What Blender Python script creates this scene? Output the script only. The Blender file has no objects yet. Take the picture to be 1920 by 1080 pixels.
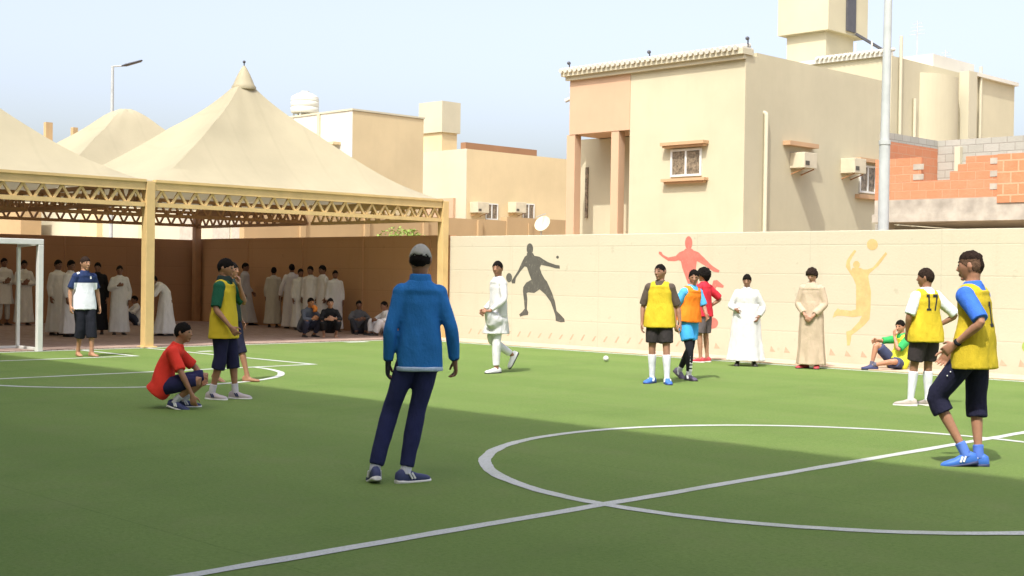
import bpy, bmesh, math, random
from mathutils import Vector, Matrix, noise
from mathutils.bvhtree import BVHTree
random.seed(7)
R = math.radians
V = Vector
S = bpy.context.scene
COL = S.collection

# ------------------------------------------------------------------ camera
F, CX, CY, CAMH = 2480.0, 960.0, 540.0, 1.48
PITCH, ROLL = math.atan(25.5 / F), R(0.84)
cd = bpy.data.cameras.new('camera')
cam = bpy.data.objects.new('camera', cd)
COL.objects.link(cam)
fwd = V((-math.cos(PITCH) * .70711, math.cos(PITCH) * .70711, -math.sin(PITCH)))
right = V((.70711, .70711, 0))
up = right.cross(fwd)
M3 = Matrix((right, up, -fwd)).transposed() @ Matrix.Rotation(ROLL, 3, 'Z')
cam.matrix_world = Matrix.Translation((0, 0, CAMH)) @ M3.to_4x4()
cd.sensor_width = 36
cd.lens = F / 1920 * 36
cd.clip_end = 2000
cd.clip_start = 0.1
S.camera = cam

def ray(px, py):
    return M3 @ V(((px - CX) / F, -(py - CY) / F, -1))
def ground(px, py, z=0.0):
    d = ray(px, py)
    t = (z - CAMH) / d.z
    return V((d.x * t, d.y * t, z))
def on_y(px, py, Y):
    d = ray(px, py)
    t = Y / d.y
    return V((d.x * t, Y, CAMH + d.z * t))
def on_x(px, py, X):
    d = ray(px, py)
    t = X / d.x
    return V((X, d.y * t, CAMH + d.z * t))

# ------------------------------------------------------------------ light
SUN_EL, SUN_AZ = R(55), R(21)
tosun = V((math.cos(SUN_EL) * math.sin(SUN_AZ), -math.cos(SUN_EL) * math.cos(SUN_AZ), math.sin(SUN_EL)))
sl = bpy.data.lights.new('sun', 'SUN')
sl.energy = 2.1
sl.angle = R(0.53)
sl.color = (1.0, 0.965, 0.90)
so = bpy.data.objects.new('sun', sl)
COL.objects.link(so)
so.rotation_euler = tosun.to_track_quat('Z', 'Y').to_euler()
so.location = (0, -30, 40)
W = bpy.data.worlds.new("World")
S.world = W
W.use_nodes = True
nt = W.node_tree
bg = nt.nodes['Background']
sky = nt.nodes.new('ShaderNodeTexSky')
sky.sky_type = 'NISHITA'
sky.sun_disc = False
sky.sun_elevation = SUN_EL
sky.sun_rotation = math.pi - SUN_AZ
sky.air_density = 1.0
sky.dust_density = 4.8
sky.ozone_density = 2.0
hs = nt.nodes.new('ShaderNodeHueSaturation')
hs.inputs['Saturation'].default_value = .60
hs.inputs['Hue'].default_value = .515
hs.inputs['Value'].default_value = .95
nt.links.new(sky.outputs[0], hs.inputs['Color'])
nt.links.new(hs.outputs[0], bg.inputs[0])
bg.inputs[1].default_value = 0.15
S.view_settings.view_transform = 'Standard'
S.view_settings.look = 'None'
S.view_settings.gamma = 1
S.view_settings.exposure = 1.18

# ------------------------------------------------------------------ materials
class Mat:
    def __init__(s, name, rough=.8, spec=.3):
        s.m = bpy.data.materials.new(name)
        s.m.use_nodes = True
        s.t = s.m.node_tree
        s.b = s.t.nodes['Principled BSDF']
        s.b.inputs['Roughness'].default_value = rough
        s.b.inputs['Specular IOR Level'].default_value = spec
    def n(s, kind, **kw):
        nd = s.t.nodes.new('ShaderNode' + kind)
        for k, v in kw.items():
            if k in nd.inputs: nd.inputs[k].default_value = v
            else: setattr(nd, k, v)
        return nd
    def l(s, a, b): s.t.links.new(a, b)
    def coord(s, scale=(1, 1, 1), world=False):
        if world:
            src = s.n('NewGeometry').outputs['Position']
        else:
            src = s.n('TexCoord').outputs['Object']
        mp = s.n('Mapping')
        mp.inputs['Scale'].default_value = scale
        s.l(src, mp.inputs[0])
        return mp.outputs[0]
    def noise(s, vec, scale, detail=4, rough=.55):
        nd = s.n('TexNoise', Scale=scale, Detail=detail, Roughness=rough)
        s.l(vec, nd.inputs['Vector'])
        return nd.outputs['Fac']
    def ramp(s, fac, stops):
        r = s.n('ValToRGB')
        e = r.color_ramp.elements
        while len(e) < len(stops): e.new(.5)
        for i, (p, c) in enumerate(stops):
            e[i].position = p
            e[i].color = (*c, 1) if len(c) == 3 else c
        s.l(fac, r.inputs[0])
        return r.outputs[0]
    def mix(s, fac, a, b, mode='MIX'):
        x = s.n('Mix', data_type='RGBA', blend_type=mode)
        for v, i in ((fac, 0), (a, 6), (b, 7)):
            if hasattr(v, 'links'): s.l(v, x.inputs[i])
            elif i == 0: x.inputs[0].default_value = v
            else: x.inputs[i].default_value = (*v, 1)
        return x.outputs[2]
    def color(s, c):
        if hasattr(c, 'links'): s.l(c, s.b.inputs['Base Color'])
        else: s.b.inputs['Base Color'].default_value = (*c, 1)
        return s
    def bump(s, h, strength=.3, dist=.01):
        b = s.n('Bump', Strength=strength, Distance=dist)
        s.l(h, b.inputs['Height'])
        s.l(b.outputs[0], s.b.inputs['Normal'])
        return s

def sc(c, k): return tuple(min(1, x * k) for x in c)

def plaster(name, c, var=.12, stain=.18, rough=.9):
    m = Mat(name, rough, .15)
    w = m.coord(world=True)
    a = m.noise(w, .35, 5, .6)
    b = m.noise(m.coord((1.6, 1.6, .25), True), 1.3, 5, .65)
    g = m.noise(w, 30, 3)
    col = m.ramp(a, [(.3, sc(c, 1 - var)), (.7, sc(c, 1 + var * .35))])
    st = m.ramp(b, [(.5, (0, 0, 0)), (.8, (1, 1, 1))])
    sm = m.n('Math', operation='MULTIPLY')
    m.l(st, sm.inputs[0]); sm.inputs[1].default_value = stain
    col = m.mix(sm.outputs[0], col, sc(c, .72))
    m.color(col).bump(g, .25, .006)
    return m.m

def panelled(name, c, pw=2.5, ph=.52, mort=.014):
    """painted precast concrete panels with recessed joints"""
    m = Mat(name, .9, .15)
    geo = m.n('NewGeometry')
    sx = m.n('SeparateXYZ'); m.l(geo.outputs['Position'], sx.inputs[0])
    ad = m.n('Math', operation='ADD'); m.l(sx.outputs[0], ad.inputs[0]); m.l(sx.outputs[1], ad.inputs[1])
    cb = m.n('CombineXYZ'); m.l(ad.outputs[0], cb.inputs[0]); m.l(sx.outputs[2], cb.inputs[1])
    br = m.n('TexBrick', offset=0.0, squash=1.0)
    br.inputs['Scale'].default_value = 1
    br.inputs['Mortar Size'].default_value = mort
    br.inputs['Mortar Smooth'].default_value = .35
    br.inputs['Brick Width'].default_value = pw
    br.inputs['Row Height'].default_value = ph
    br.inputs['Bias'].default_value = 0
    br.inputs['Color1'].default_value = (*sc(c, 1.0), 1)
    br.inputs['Color2'].default_value = (*sc(c, .965), 1)
    br.inputs['Mortar'].default_value = (*sc(c, .91), 1)
    m.l(cb.outputs[0], br.inputs['Vector'])
    w = m.coord(world=True)
    big = m.noise(w, .5, 5, .6)
    dr = m.noise(m.coord((2.2, 2.2, .3), True), 1.5, 5, .7)
    col = m.mix(m.ramp(big, [(.35, (.0,) * 3), (.75, (.5,) * 3)]), br.outputs['Color'], sc(c, .88))
    col = m.mix(m.ramp(dr, [(.55, (0,) * 3), (.85, (.4,) * 3)]), col, (c[0] * .78, c[1] * .72, c[2] * .66))
    sp = m.noise(w, 5.5, 2, .5)
    col = m.mix(m.ramp(sp, [(.70, (0,) * 3), (.76, (.28,) * 3)]), col, (c[0] * .6, c[1] * .58, c[2] * .55))
    # splash dirt along the foot of the wall
    mr = m.n('MapRange'); m.l(sx.outputs[2], mr.inputs[0])
    mr.inputs[1].default_value = 0; mr.inputs[2].default_value = .55; mr.inputs[3].default_value = .5; mr.inputs[4].default_value = 0
    ml = m.n('Math', operation='MULTIPLY'); m.l(mr.outputs[0], ml.inputs[0]); m.l(m.noise(w, 3.0, 4), ml.inputs[1])
    col = m.mix(ml.outputs[0], col, (c[0] * .72, c[1] * .62, c[2] * .55))
    m.color(col)
    h = m.n('Math', operation='SUBTRACT'); m.l(m.noise(w, 25, 3), h.inputs[0]); m.l(br.outputs['Fac'], h.inputs[1])
    m.bump(h.outputs[0], .28, .01)
    return m.m

def bricks(name, c1, c2, mortar, bw, bh, ms, off=.5, extra=None):
    m = Mat(name, .95, .1)
    geo = m.n('NewGeometry')
    sx = m.n('SeparateXYZ'); m.l(geo.outputs['Position'], sx.inputs[0])
    ad = m.n('Math', operation='ADD'); m.l(sx.outputs[0], ad.inputs[0]); m.l(sx.outputs[1], ad.inputs[1])
    cb = m.n('CombineXYZ'); m.l(ad.outputs[0], cb.inputs[0]); m.l(sx.outputs[2], cb.inputs[1])
    br = m.n('TexBrick', offset=off)
    for k, v in (('Scale', 1), ('Mortar Size', ms), ('Mortar Smooth', .2), ('Brick Width', bw), ('Row Height', bh), ('Bias', -.1)):
        br.inputs[k].default_value = v
    br.inputs['Color1'].default_value = (*c1, 1)
    br.inputs['Color2'].default_value = (*c2, 1)
    br.inputs['Mortar'].default_value = (*mortar, 1)
    m.l(cb.outputs[0], br.inputs['Vector'])
    w = m.coord(world=True)
    col = m.mix(m.ramp(m.noise(w, 2.2, 5, .7), [(.45, (0,) * 3), (.75, (.45,) * 3)]), br.outputs['Color'], mortar)
    m.color(col)
    h = m.n('Math', operation='SUBTRACT'); m.l(m.noise(w, 18, 4), h.inputs[0]); m.l(br.outputs['Fac'], h.inputs[1])
    m.bump(h.outputs[0], .5, .015)
    return m.m

def simple(name, c, rough=.6, spec=.4, metal=0, var=.15, scale=6, bump=0):
    m = Mat(name, rough, spec)
    w = m.coord()
    n_ = m.noise(w, scale, 4)
    m.color(m.ramp(n_, [(.3, sc(c, 1 - var)), (.7, sc(c, 1 + var * .5))]))
    m.b.inputs['Metallic'].default_value = metal
    if bump: m.bump(n_, bump, .01)
    return m.m

FAB = {}
def fabric(c, rough=.9, split=None, sheen=.0):
    """woven cloth: soft tonal variation and fine wrinkles; split=(z, colour) changes the colour below height z"""
    key = (c, split)
    if key in FAB: return FAB[key]
    m = Mat('cloth', rough, .2)
    w = m.coord()
    a = m.noise(m.coord((1, 1, .55)), 9, 4, .6)
    b = m.noise(w, 120, 2)
    col = m.ramp(a, [(.25, sc(c, .90)), (.75, sc(c, 1.05))])
    if split:
        sx = m.n('SeparateXYZ'); m.l(m.n('TexCoord').outputs['Object'], sx.inputs[0])
        gt = m.n('Math', operation='LESS_THAN'); m.l(sx.outputs[2], gt.inputs[0]); gt.inputs[1].default_value = split[0]
        yy = m.n('Math', operation='ABSOLUTE'); m.l(sx.outputs[1], yy.inputs[0])
        lt = m.n('Math', operation='LESS_THAN'); m.l(yy.outputs[0], lt.inputs[0]); lt.inputs[1].default_value = split[2] if len(split) > 2 else 9
        an = m.n('Math', operation='MULTIPLY'); m.l(gt.outputs[0], an.inputs[0]); m.l(lt.outputs[0], an.inputs[1])
        col = m.mix(an.outputs[0], col, split[1])
    m.color(col)
    ad = m.n('Math', operation='ADD'); m.l(a, ad.inputs[0])
    mu = m.n('Math', operation='MULTIPLY'); m.l(b, mu.inputs[0]); mu.inputs[1].default_value = .10
    m.l(mu.outputs[0], ad.inputs[1])
    m.bump(ad.outputs[0], .8, .025)
    FAB[key] = m.m
    return m.m

SK = {}
def skin(c):
    if c in SK: return SK[c]
    m = Mat('skin', .55, .35)
    key = c
    c = sc(c, 1.2)
    w = m.coord()
    m.color(m.ramp(m.noise(w, 14, 4), [(.3, sc(c, .86)), (.7, sc(c, 1.08))]))
    m.b.inputs['Subsurface Weight'].default_value = .06
    m.b.inputs['Subsurface Radius'].default_value = (.02, .008, .004)
    m.bump(m.noise(w, 90, 2), .15, .003)
    SK[key] = m.m
    return m.m

def hairmat(name, c):
    m = Mat(name, .85, .08)
    w = m.coord()
    n_ = m.noise(w, 60, 4, .7)
    m.color(m.ramp(n_, [(.3, sc(c, .6)), (.75, sc(c, 1.5))])).bump(n_, .9, .012)
    return m.m

CREAM = (.52, .475, .335)
M = dict(
    cream=plaster('cream_plaster', CREAM),
    cream2=plaster('pale_cream_plaster', (.54, .50, .37)),
    ochre=plaster('ochre_plaster', (.62, .50, .30)),
    peach=plaster('peach_plaster', (.54, .365, .24)),
    trim=plaster('terracotta_trim', (.50, .325, .19)),
    white=plaster('white_plaster', (.62, .60, .53), stain=.1),
    brownwall=plaster('brown_plaster', (.44, .31, .17), stain=.3),
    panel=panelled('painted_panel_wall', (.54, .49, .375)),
    panel_back_shade=panelled('shade_toned_back_panel', (.37, .20, .11)),  # back wall: sunlit panel paint darkened, canopy shade put into the colour
    panel_side_shade=panelled('shade_toned_side_panel', (.57, .33, .18)),  # side wall under the canopy: shade mixed into the panel paint colour
    tent=None,
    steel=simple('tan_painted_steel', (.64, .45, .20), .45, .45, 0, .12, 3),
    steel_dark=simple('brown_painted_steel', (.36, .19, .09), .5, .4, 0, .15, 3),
    galv=simple('galvanised_steel', (.46, .48, .47), .5, .35, 0, .12, 4),
    dark=simple('dark_grey_metal', (.08, .08, .09), .5, .4),
    whitepaint=simple('white_paint', (.64, .64, .60), .4, .45, 0, .08, 5),
    acbody=simple('aged_white_plastic', (.56, .50, .36), .5, .4, 0, .12, 4),
    grille=simple('dark_grille', (.10, .09, .07), .6, .3, 0, .5, 40),
    glass=None,
    concrete=simple('grey_concrete', (.42, .38, .32), .95, .1, 0, .3, 2.5, .3),
    red=bricks('red_hollow_brick', (.53, .225, .125), (.50, .20, .105), (.49, .28, .175), .42, .205, .008),
    redbig=bricks('red_block', (.54, .22, .115), (.51, .205, .105), (.46, .32, .20), .36, .27, .02),
    block=bricks('grey_block', (.36, .35, .30), (.42, .40, .35), (.30, .28, .24), .42, .21, .012),
)
# tent fabric
m = Mat('cream_tent_fabric', .62, .3)
w = m.coord(world=True)
c = (.475, .42, .285)
col = m.ramp(m.noise(w, .6, 5, .6), [(.3, sc(c, .88)), (.7, sc(c, 1.05))])
wv = m.n('TexWave', wave_type='BANDS', bands_direction='Y', Scale=.33, Distortion=0)
m.l(w, wv.inputs['Vector'])
col = m.mix(m.ramp(wv.outputs['Fac'], [(.97, (0,) * 3), (1, (.18,) * 3)]), col, sc(c, .78))
m.color(col).bump(m.noise(w, 2.2, 4), .25, .05)
tl = m.n('BsdfTranslucent'); m.l(col, tl.inputs[0])
mxs = m.n('MixShader'); mxs.inputs[0].default_value = .24
m.l(m.b.outputs[0], mxs.inputs[1]); m.l(tl.outputs[0], mxs.inputs[2])
m.l(mxs.outputs[0], m.t.nodes['Material Output'].inputs['Surface'])
M['tent'] = m.m
# window glass with curtain behind
m = Mat('curtained_window_glass', .12, .6)
w = m.coord()
m.color(m.ramp(m.noise(w, 9, 4, .7), [(.35, (.07, .055, .04)), (.6, (.28, .22, .15))]))
M['glass'] = m.m
# turf
m = Mat('green_artificial_turf', .9, .12)
w = m.coord(world=True)
big = m.noise(w, .35, 5, .65)
mid = m.noise(w, 1.7, 6, .72)
fine = m.noise(w, 34, 6, .85)
fib = m.noise(m.coord((1, 1, 1), True), 240, 2, .6)
ca = m.ramp(big, [(.3, (.152, .228, .054)), (.7, (.186, .266, .066))])
cb_ = m.ramp(fine, [(.30, (.084, .142, .036)), (.5, (.158, .238, .062)), (.70, (.222, .305, .098))])
col = m.mix(.7, ca, cb_)
col = m.mix(m.ramp(mid, [(.48, (0,) * 3), (.72, (.55,) * 3)]), col, (.195, .232, .085))
dk = m.noise(m.coord((1, .45, 1), True), .9, 5, .7)
col = m.mix(m.ramp(dk, [(.52, (0,) * 3), (.75, (.5,) * 3)]), col, (.115, .185, .045))
wv = m.n('TexWave', wave_type='BANDS', bands_direction='Y', Scale=.157, Distortion=.4)
wv.inputs['Detail'].default_value = 2
m.l(w, wv.inputs['Vector'])
col = m.mix(m.ramp(wv.outputs['Fac'], [(.3, (0,) * 3), (.7, (.22,) * 3)]), col, (.112, .185, .042))
sb = m.n('TexBrick', offset=0)
for k, v in (('Scale', 1), ('Mortar Size', .012), ('Mortar Smooth', .6), ('Brick Width', 60.0), ('Row Height', 3.9)):
    sb.inputs[k].default_value = v
m.l(w, sb.inputs['Vector'])
sf = m.n('Math', operation='MULTIPLY'); m.l(sb.outputs['Fac'], sf.inputs[0]); sf.inputs[1].default_value = .22
col = m.mix(sf.outputs[0], col, (.07, .115, .025))
m.color(col)
hh = m.n('Math', operation='ADD'); m.l(fine, hh.inputs[0]); m.l(fib, hh.inputs[1])
m.bump(hh.outputs[0], .6, .02)
M['turf'] = m.m
# white line in turf (white fibres, worn)
m = Mat('white_turf_line', .9, .1)
w = m.coord(world=True)
f_ = m.noise(w, 60, 4, .8)
col = m.ramp(f_, [(.25, (.30, .36, .22)), (.42, (.52, .54, .49)), (.7, (.66, .66, .64))])
col = m.mix(m.ramp(m.noise(w, 1.4, 4, .7), [(.5, (0,) * 3), (.8, (.5,) * 3)]), col, (.32, .38, .2))
m.color(col).bump(f_, .7, .02)
M['line'] = m.m
# pavers
m = Mat('interlocking_pavers', .85, .2)
w = m.coord(world=True)
br = m.n('TexBrick', offset=.5)
for k, v in (('Scale', 1), ('Mortar Size', .006), ('Brick Width', .22), ('Row Height', .11)):
    br.inputs[k].default_value = v
br.inputs['Color1'].default_value = (.31, .21, .175, 1)
br.inputs['Color2'].default_value = (.40, .29, .245, 1)
br.inputs['Mortar'].default_value = (.16, .11, .09, 1)
m.l(w, br.inputs['Vector'])
col = m.mix(m.ramp(m.noise(w, 1.5, 5, .7), [(.4, (0,) * 3), (.75, (.5,) * 3)]), br.outputs['Color'], (.40, .31, .25))
m.color(col).bump(m.noise(w, 30, 3), .3, .01)
M['paver'] = m.m
m = Mat('pink_concrete_strip', .92, .12)
w = m.coord(world=True)
m.color(m.ramp(m.noise(w, 2.6, 5, .7), [(.3, (.46, .33, .24)), (.7, (.60, .46, .35))])).bump(m.noise(w, 40, 3), .3, .008)
M['strip'] = m.m
m = Mat('sandy_soil', .95, .1)
w = m.coord(world=True)
m.color(m.ramp(m.noise(w, .8, 6, .7), [(.3, (.36, .27, .17)), (.7, (.50, .39, .26))])).bump(m.noise(w, 9, 5), .5, .03)
M['sand'] = m.m
HAIR = hairmat('black_hair', (.009, .007, .006))
HAIRB = hairmat('brown_black_hair', (.026, .016, .012))
FADE = hairmat('cropped_hair', (.125, .072, .045))
EYE = simple('eye_dark', (.03, .02, .015), .2, .5)
LIP = simple('lip', (.25, .115, .08), .5, .3)

# ------------------------------------------------------------------ mesh builder
class MB:
    def __init__(s): s.v = []; s.f = []; s.mi = []; s.cur = 0
    def add(s, vs, fs):
        o = len(s.v)
        s.v += [V(p) for p in vs]
        for f in fs:
            s.f.append([i + o for i in f]); s.mi.append(s.cur)
        return s
    def box(s, lo, hi):
        (a, b, c), (d, e, f) = lo, hi
        return s.add([(a, b, c), (d, b, c), (d, e, c), (a, e, c), (a, b, f), (d, b, f), (d, e, f), (a, e, f)],
                     [(0, 3, 2, 1), (4, 5, 6, 7), (0, 1, 5, 4), (1, 2, 6, 5), (2, 3, 7, 6), (3, 0, 4, 7)])
    def bar(s, p, q, w, h, ref=V((0, 0, 1))):
        p, q = V(p), V(q)
        d = (q - p).normalized()
        if abs(d.dot(ref)) > .98: ref = V((1, 0, 0))
        a = d.cross(ref).normalized() * w / 2
        b = a.cross(d).normalized() * h / 2
        vs = [p - a - b, p + a - b, p + a + b, p - a + b, q - a - b, q + a - b, q + a + b, q - a + b]
        return s.add(vs, [(0, 1, 2, 3), (7, 6, 5, 4), (4, 5, 1, 0), (5, 6, 2, 1), (6, 7, 3, 2), (7, 4, 0, 3)])
    def loft(s, rings):
        n = len(rings[0])
        vs = [p for r in rings for p in r]
        fs = []
        for i in range(len(rings) - 1):
            for j in range(n):
                k = (j + 1) % n
                fs.append((i * n + j, i * n + k, (i + 1) * n + k, (i + 1) * n + j))
        fs.append(tuple(reversed(range(n))))
        fs.append(tuple(range((len(rings) - 1) * n, len(rings) * n)))
        return s.add(vs, fs)
    def tube(s, pts, rad, side=None, n=12):
        pts = [V(p) for p in pts]
        rings = []
        for i, p in enumerate(pts):
            t = (pts[min(i + 1, len(pts) - 1)] - pts[max(i - 1, 0)]).normalized()
            sd = V(side) if side is not None else (V((0, 1, 0)) if abs(t.y) < .9 else V((1, 0, 0)))
            a = (sd - t * sd.dot(t)).normalized()
            b = t.cross(a)
            r = rad[i] if hasattr(rad, '__len__') else rad
            ra, rb = r if hasattr(r, '__len__') else (r, r)
            rings.append([p + a * ra * math.cos(2 * math.pi * k / n) + b * rb * math.sin(2 * math.pi * k / n) for k in range(n)])
        return s.loft(rings)
    def ball(s, c, r, n=12, m=8, fn=None):
        c = V(c)
        r = r if hasattr(r, '__len__') else (r, r, r)
        rings = []
        for i in range(m + 1):
            th = math.pi * (.02 + .96 * i / m)
            ring = []
            for j in range(n):
                ph = 2 * math.pi * j / n
                d = V((math.sin(th) * math.cos(ph), math.sin(th) * math.sin(ph), -math.cos(th)))
                ring.append(c + (d * fn(d) if fn else V((d.x * r[0], d.y * r[1], d.z * r[2]))))
            rings.append(ring)
        return s.loft(rings)
    def prism(s, poly, y0, y1):
        """polygon in (x,z) extruded along y"""
        n = len(poly)
        vs = [(x, y0, z) for x, z in poly] + [(x, y1, z) for x, z in poly]
        fs = [tuple(range(n)), tuple(reversed(range(n, 2 * n)))]
        fs += [(i, i + n, (i + 1) % n + n, (i + 1) % n) for i in range(n)]
        return s.add(vs, fs)
    def xf(s, mat):
        s.v = [mat @ p for p in s.v]
        return s
    def mesh(s, name):
        me = bpy.data.meshes.new(name)
        me.from_pydata([tuple(p) for p in s.v], [], s.f)
        bm = bmesh.new(); bm.from_mesh(me)
        bmesh.ops.recalc_face_normals(bm, faces=bm.faces)
        bm.to_mesh(me); bm.free()
        return me
    def build(s, name, mats, parent=None, smooth=False, loc=None, bevel=0):
        me = s.mesh(name)
        mats = mats if isinstance(mats, (list, tuple)) else [mats]
        for mt in mats: me.materials.append(mt)
        if len(mats) > 1:
            me.polygons.foreach_set('material_index', s.mi)
        if loc is not None:
            loc = V(loc)
            me.transform(Matrix.Translation(-loc))
        o = bpy.data.objects.new(name, me)
        COL.objects.link(o)
        if loc is not None: o.location = loc
        if parent: attach(o, parent)
        if smooth:
            for p in me.polygons: p.use_smooth = True
            me.set_sharp_from_angle(angle=R(50))
        if bevel:
            b = o.modifiers.new('bevel', 'BEVEL'); b.width = bevel; b.segments = 2; b.limit_method = 'ANGLE'
        return o

def attach(o, parent):
    o.parent = parent
    pl = V((0, 0, 0)); p = parent
    while p: pl += p.location; p = p.parent      # static parents carry no rotation at build time
    o.location = o.location - pl

def tag(o, label=None, cat=None, group=None, kind=None):
    for k, v in (('label', label), ('category', cat), ('group', group), ('kind', kind)):
        if v: o[k] = v
    return o
def empty(name, loc, label, cat, group=None):
    o = bpy.data.objects.new(name, None)
    COL.objects.link(o)
    o.location = loc
    o.empty_display_size = .2
    return tag(o, label, cat, group)

# ------------------------------------------------------------------ the ground
GOALX, BACKX, WALLY, TURFY = -22.5, -33.2, 20.42, 19.42
def sheet(name, x0, x1, y0, y1, z, mat, t=0.0):
    b = MB()
    b.add([(x0, y0, z), (x1, y0, z), (x1, y1, z), (x0, y1, z)], [(0, 1, 2, 3)])
    return tag(b.build(name, mat), kind='structure')
sheet('ground', -700, 500, -500, 700, -.03, M['sand'])
sheet('turf', GOALX, 16, -2.4, TURFY, 0, M['turf'])
b = MB().box((BACKX - .3, -2.4, -.2), (GOALX, 20.9, .018))
tag(b.build('canopy_pavement', M['paver']), kind='structure')
b = MB().box((GOALX + .002, TURFY, -.2), (16, 20.9, .016))
tag(b.build('wall_footpath', M['strip']), kind='structure')

# pitch markings, each a flat strip 4 mm over the turf
HX, CYM, LW = -5.6, 9.23, .05
b = MB()
def strip(p, q, w=LW, z=.004):
    p, q = V((*p, z)), V((*q, z))
    d = (q - p).normalized(); n_ = V((-d.y, d.x, 0))
    k = max(2, int((q - p).length / .16))
    vs = []
    for i in range(k + 1):
        c_ = p.lerp(q, i / k)
        u = (c_ - p).length
        e1 = w + .012 * noise.noise(V((u * 3.1, p.x, p.y))) + .006 * (random.random() - .5)
        e2 = w + .012 * noise.noise(V((u * 3.1, p.x + 9, p.y))) + .006 * (random.random() - .5)
        vs += [c_ - n_ * e1, c_ + n_ * e2]
    b.add(vs, [(2 * i, 2 * i + 2, 2 * i + 3, 2 * i + 1) for i in range(k)])
def arc(c, r, a0, a1, w=LW, z=.0044, n=110):
    vs = []
    for i in range(n + 1):
        t = R(a0 + (a1 - a0) * i / n)
        e1 = w + .012 * noise.noise(V((t * r * 3, c[0], 1))) + .006 * (random.random() - .5)
        e2 = w + .012 * noise.noise(V((t * r * 3, c[0], 7))) + .006 * (random.random() - .5)
        vs += [V((c[0] + math.cos(t) * (r - e1), c[1] + math.sin(t) * (r - e1), z)), V((c[0] + math.cos(t) * (r + e2), c[1] + math.sin(t) * (r + e2), z))]
    b.add(vs, [(2 * i, 2 * i + 1, 2 * i + 3, 2 * i + 2) for i in range(n)])
SIDE0, SIDE1 = -.75, 19.2
strip((HX, SIDE0 + .05), (HX, SIDE1 - .05))
arc((HX, CYM), 2.76, 0, 360, n=240)
strip((-22.35, SIDE1), (11.3, SIDE1)); strip((-22.35, SIDE0), (11.3, SIDE0))
strip((-22.35, SIDE0 + .05), (-22.35, SIDE1 - .05))
strip((-17.1, 5.9), (-17.1, 12.6)); strip((-22.4, 12.66), (-17.05, 12.66)); strip((-22.4, 5.84), (-17.05, 5.84))
arc((-17.1, CYM), 2.3, -88.5, 88.5)
strip((-20.35, 7.2), (-20.35, 11.3)); strip((-22.4, 11.36), (-20.3, 11.36)); strip((-22.4, 7.14), (-20.3, 7.14))
strip((-22.1, 17.2), (-22.1, 17.75), .12)
strip((-20.9, 12.9), (-20.9, 13.2), .09)
tag(b.build('pitch_lines', M['line']), kind='structure')

# ------------------------------------------------------------------ boundary walls with murals
WH = 2.33
wall = empty('boundary_wall', (-8, WALLY, 0), 'long sunlit cream panel wall painted with three sports silhouettes beside the pitch', 'wall')
b = MB().box((-22.45, WALLY, -.2), (16, WALLY + .2, WH))
b.build('wall_panel', M['panel'], wall, bevel=.012)
swall = empty('shaded_wall', (-28, WALLY, 0), 'panel wall with brown shade painted in along the right side under the canopy', 'wall')
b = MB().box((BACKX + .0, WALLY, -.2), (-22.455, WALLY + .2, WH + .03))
b.build('wall_panel', M['panel_side_shade'], swall)
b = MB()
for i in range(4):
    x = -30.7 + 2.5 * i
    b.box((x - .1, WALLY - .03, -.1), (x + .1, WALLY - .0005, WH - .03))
b.build('pilaster', M['panel_side_shade'], swall)
bwall = empty('back_wall', (BACKX, 8, 0), 'panel wall with brown shade painted in at the back of the canopy behind the goal', 'wall')
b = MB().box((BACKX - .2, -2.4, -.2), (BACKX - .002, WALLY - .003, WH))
b.build('wall_panel', M['panel_back_shade'], bwall)
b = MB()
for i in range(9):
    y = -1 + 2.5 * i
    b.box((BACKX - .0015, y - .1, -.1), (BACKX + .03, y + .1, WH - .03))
b.build('pilaster', M['panel_back_shade'], bwall)

def paint(name, c):
    m = Mat(name, .85, .15)
    w = m.coord(world=True)
    n1 = m.noise(w, 7, 5, .7)
    n2 = m.noise(m.coord((1, 1, .4), True), 26, 4, .7)
    base = m.ramp(n1, [(.25, sc(c, 1.25)), (.55, c), (.85, sc(c, .85))])
    m.color(m.mix(m.ramp(n2, [(.58, (0,) * 3), (.75, (.35,) * 3)]), base, (.54, .49, .375))).bump(m.noise(w, 25, 3), .3, .006)
    return m.m
def wall_poly(polys, x0, y0, k):
    """traced outlines (in a zoomed view x0,y0,scale k) laid on the wall face"""
    bm = MB()
    for i, poly in enumerate(polys):
        pts = [on_y(x0 + a / k, y0 + c_ / k, WALLY) for a, c_ in poly]
        y = WALLY - .0022 - .0005 * i
        bm.prism([(p.x, p.z) for p in pts], y, y + .0018)
    return bm
def ell(cx, cy, rx, ry, n=20):
    return [(cx + rx * math.cos(2 * math.pi * i / n), cy + ry * math.sin(2 * math.pi * i / n)) for i in range(n)]
tt = [[(605, 160), (645, 160), (655, 178), (690, 185), (720, 205), (745, 220), (800, 240), (825, 243), (828, 265), (800, 264), (760, 252), (700, 240), (692, 260),
       (705, 300), (725, 335), (740, 352), (755, 385), (775, 430), (795, 490), (805, 550), (835, 580), (858, 605), (860, 625), (835, 628), (800, 618), (797, 585),
       (790, 560), (765, 490), (730, 440), (690, 405), (655, 430), (615, 425), (603, 430), (608, 470), (605, 540), (615, 560), (612, 578), (580, 582), (560, 590),
       (553, 575), (575, 555), (590, 535), (585, 480), (578, 420), (580, 390), (600, 360), (635, 340), (620, 300), (605, 255), (590, 250), (560, 285), (530, 330),
       (525, 365), (505, 365), (500, 350), (510, 335), (545, 280), (570, 225), (590, 185), (604, 175)], ell(625, 132, 22, 38), ell(485, 326, 20, 31), ell(812, 188, 9, 10)]
mu = wall_poly(tt, 820, 430, 3.6).build('table_tennis_mural', paint('grey_mural_paint', (.095, .09, .078)), wall)
mu['label'] = 'grey painted silhouette of a table tennis player'
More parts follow.
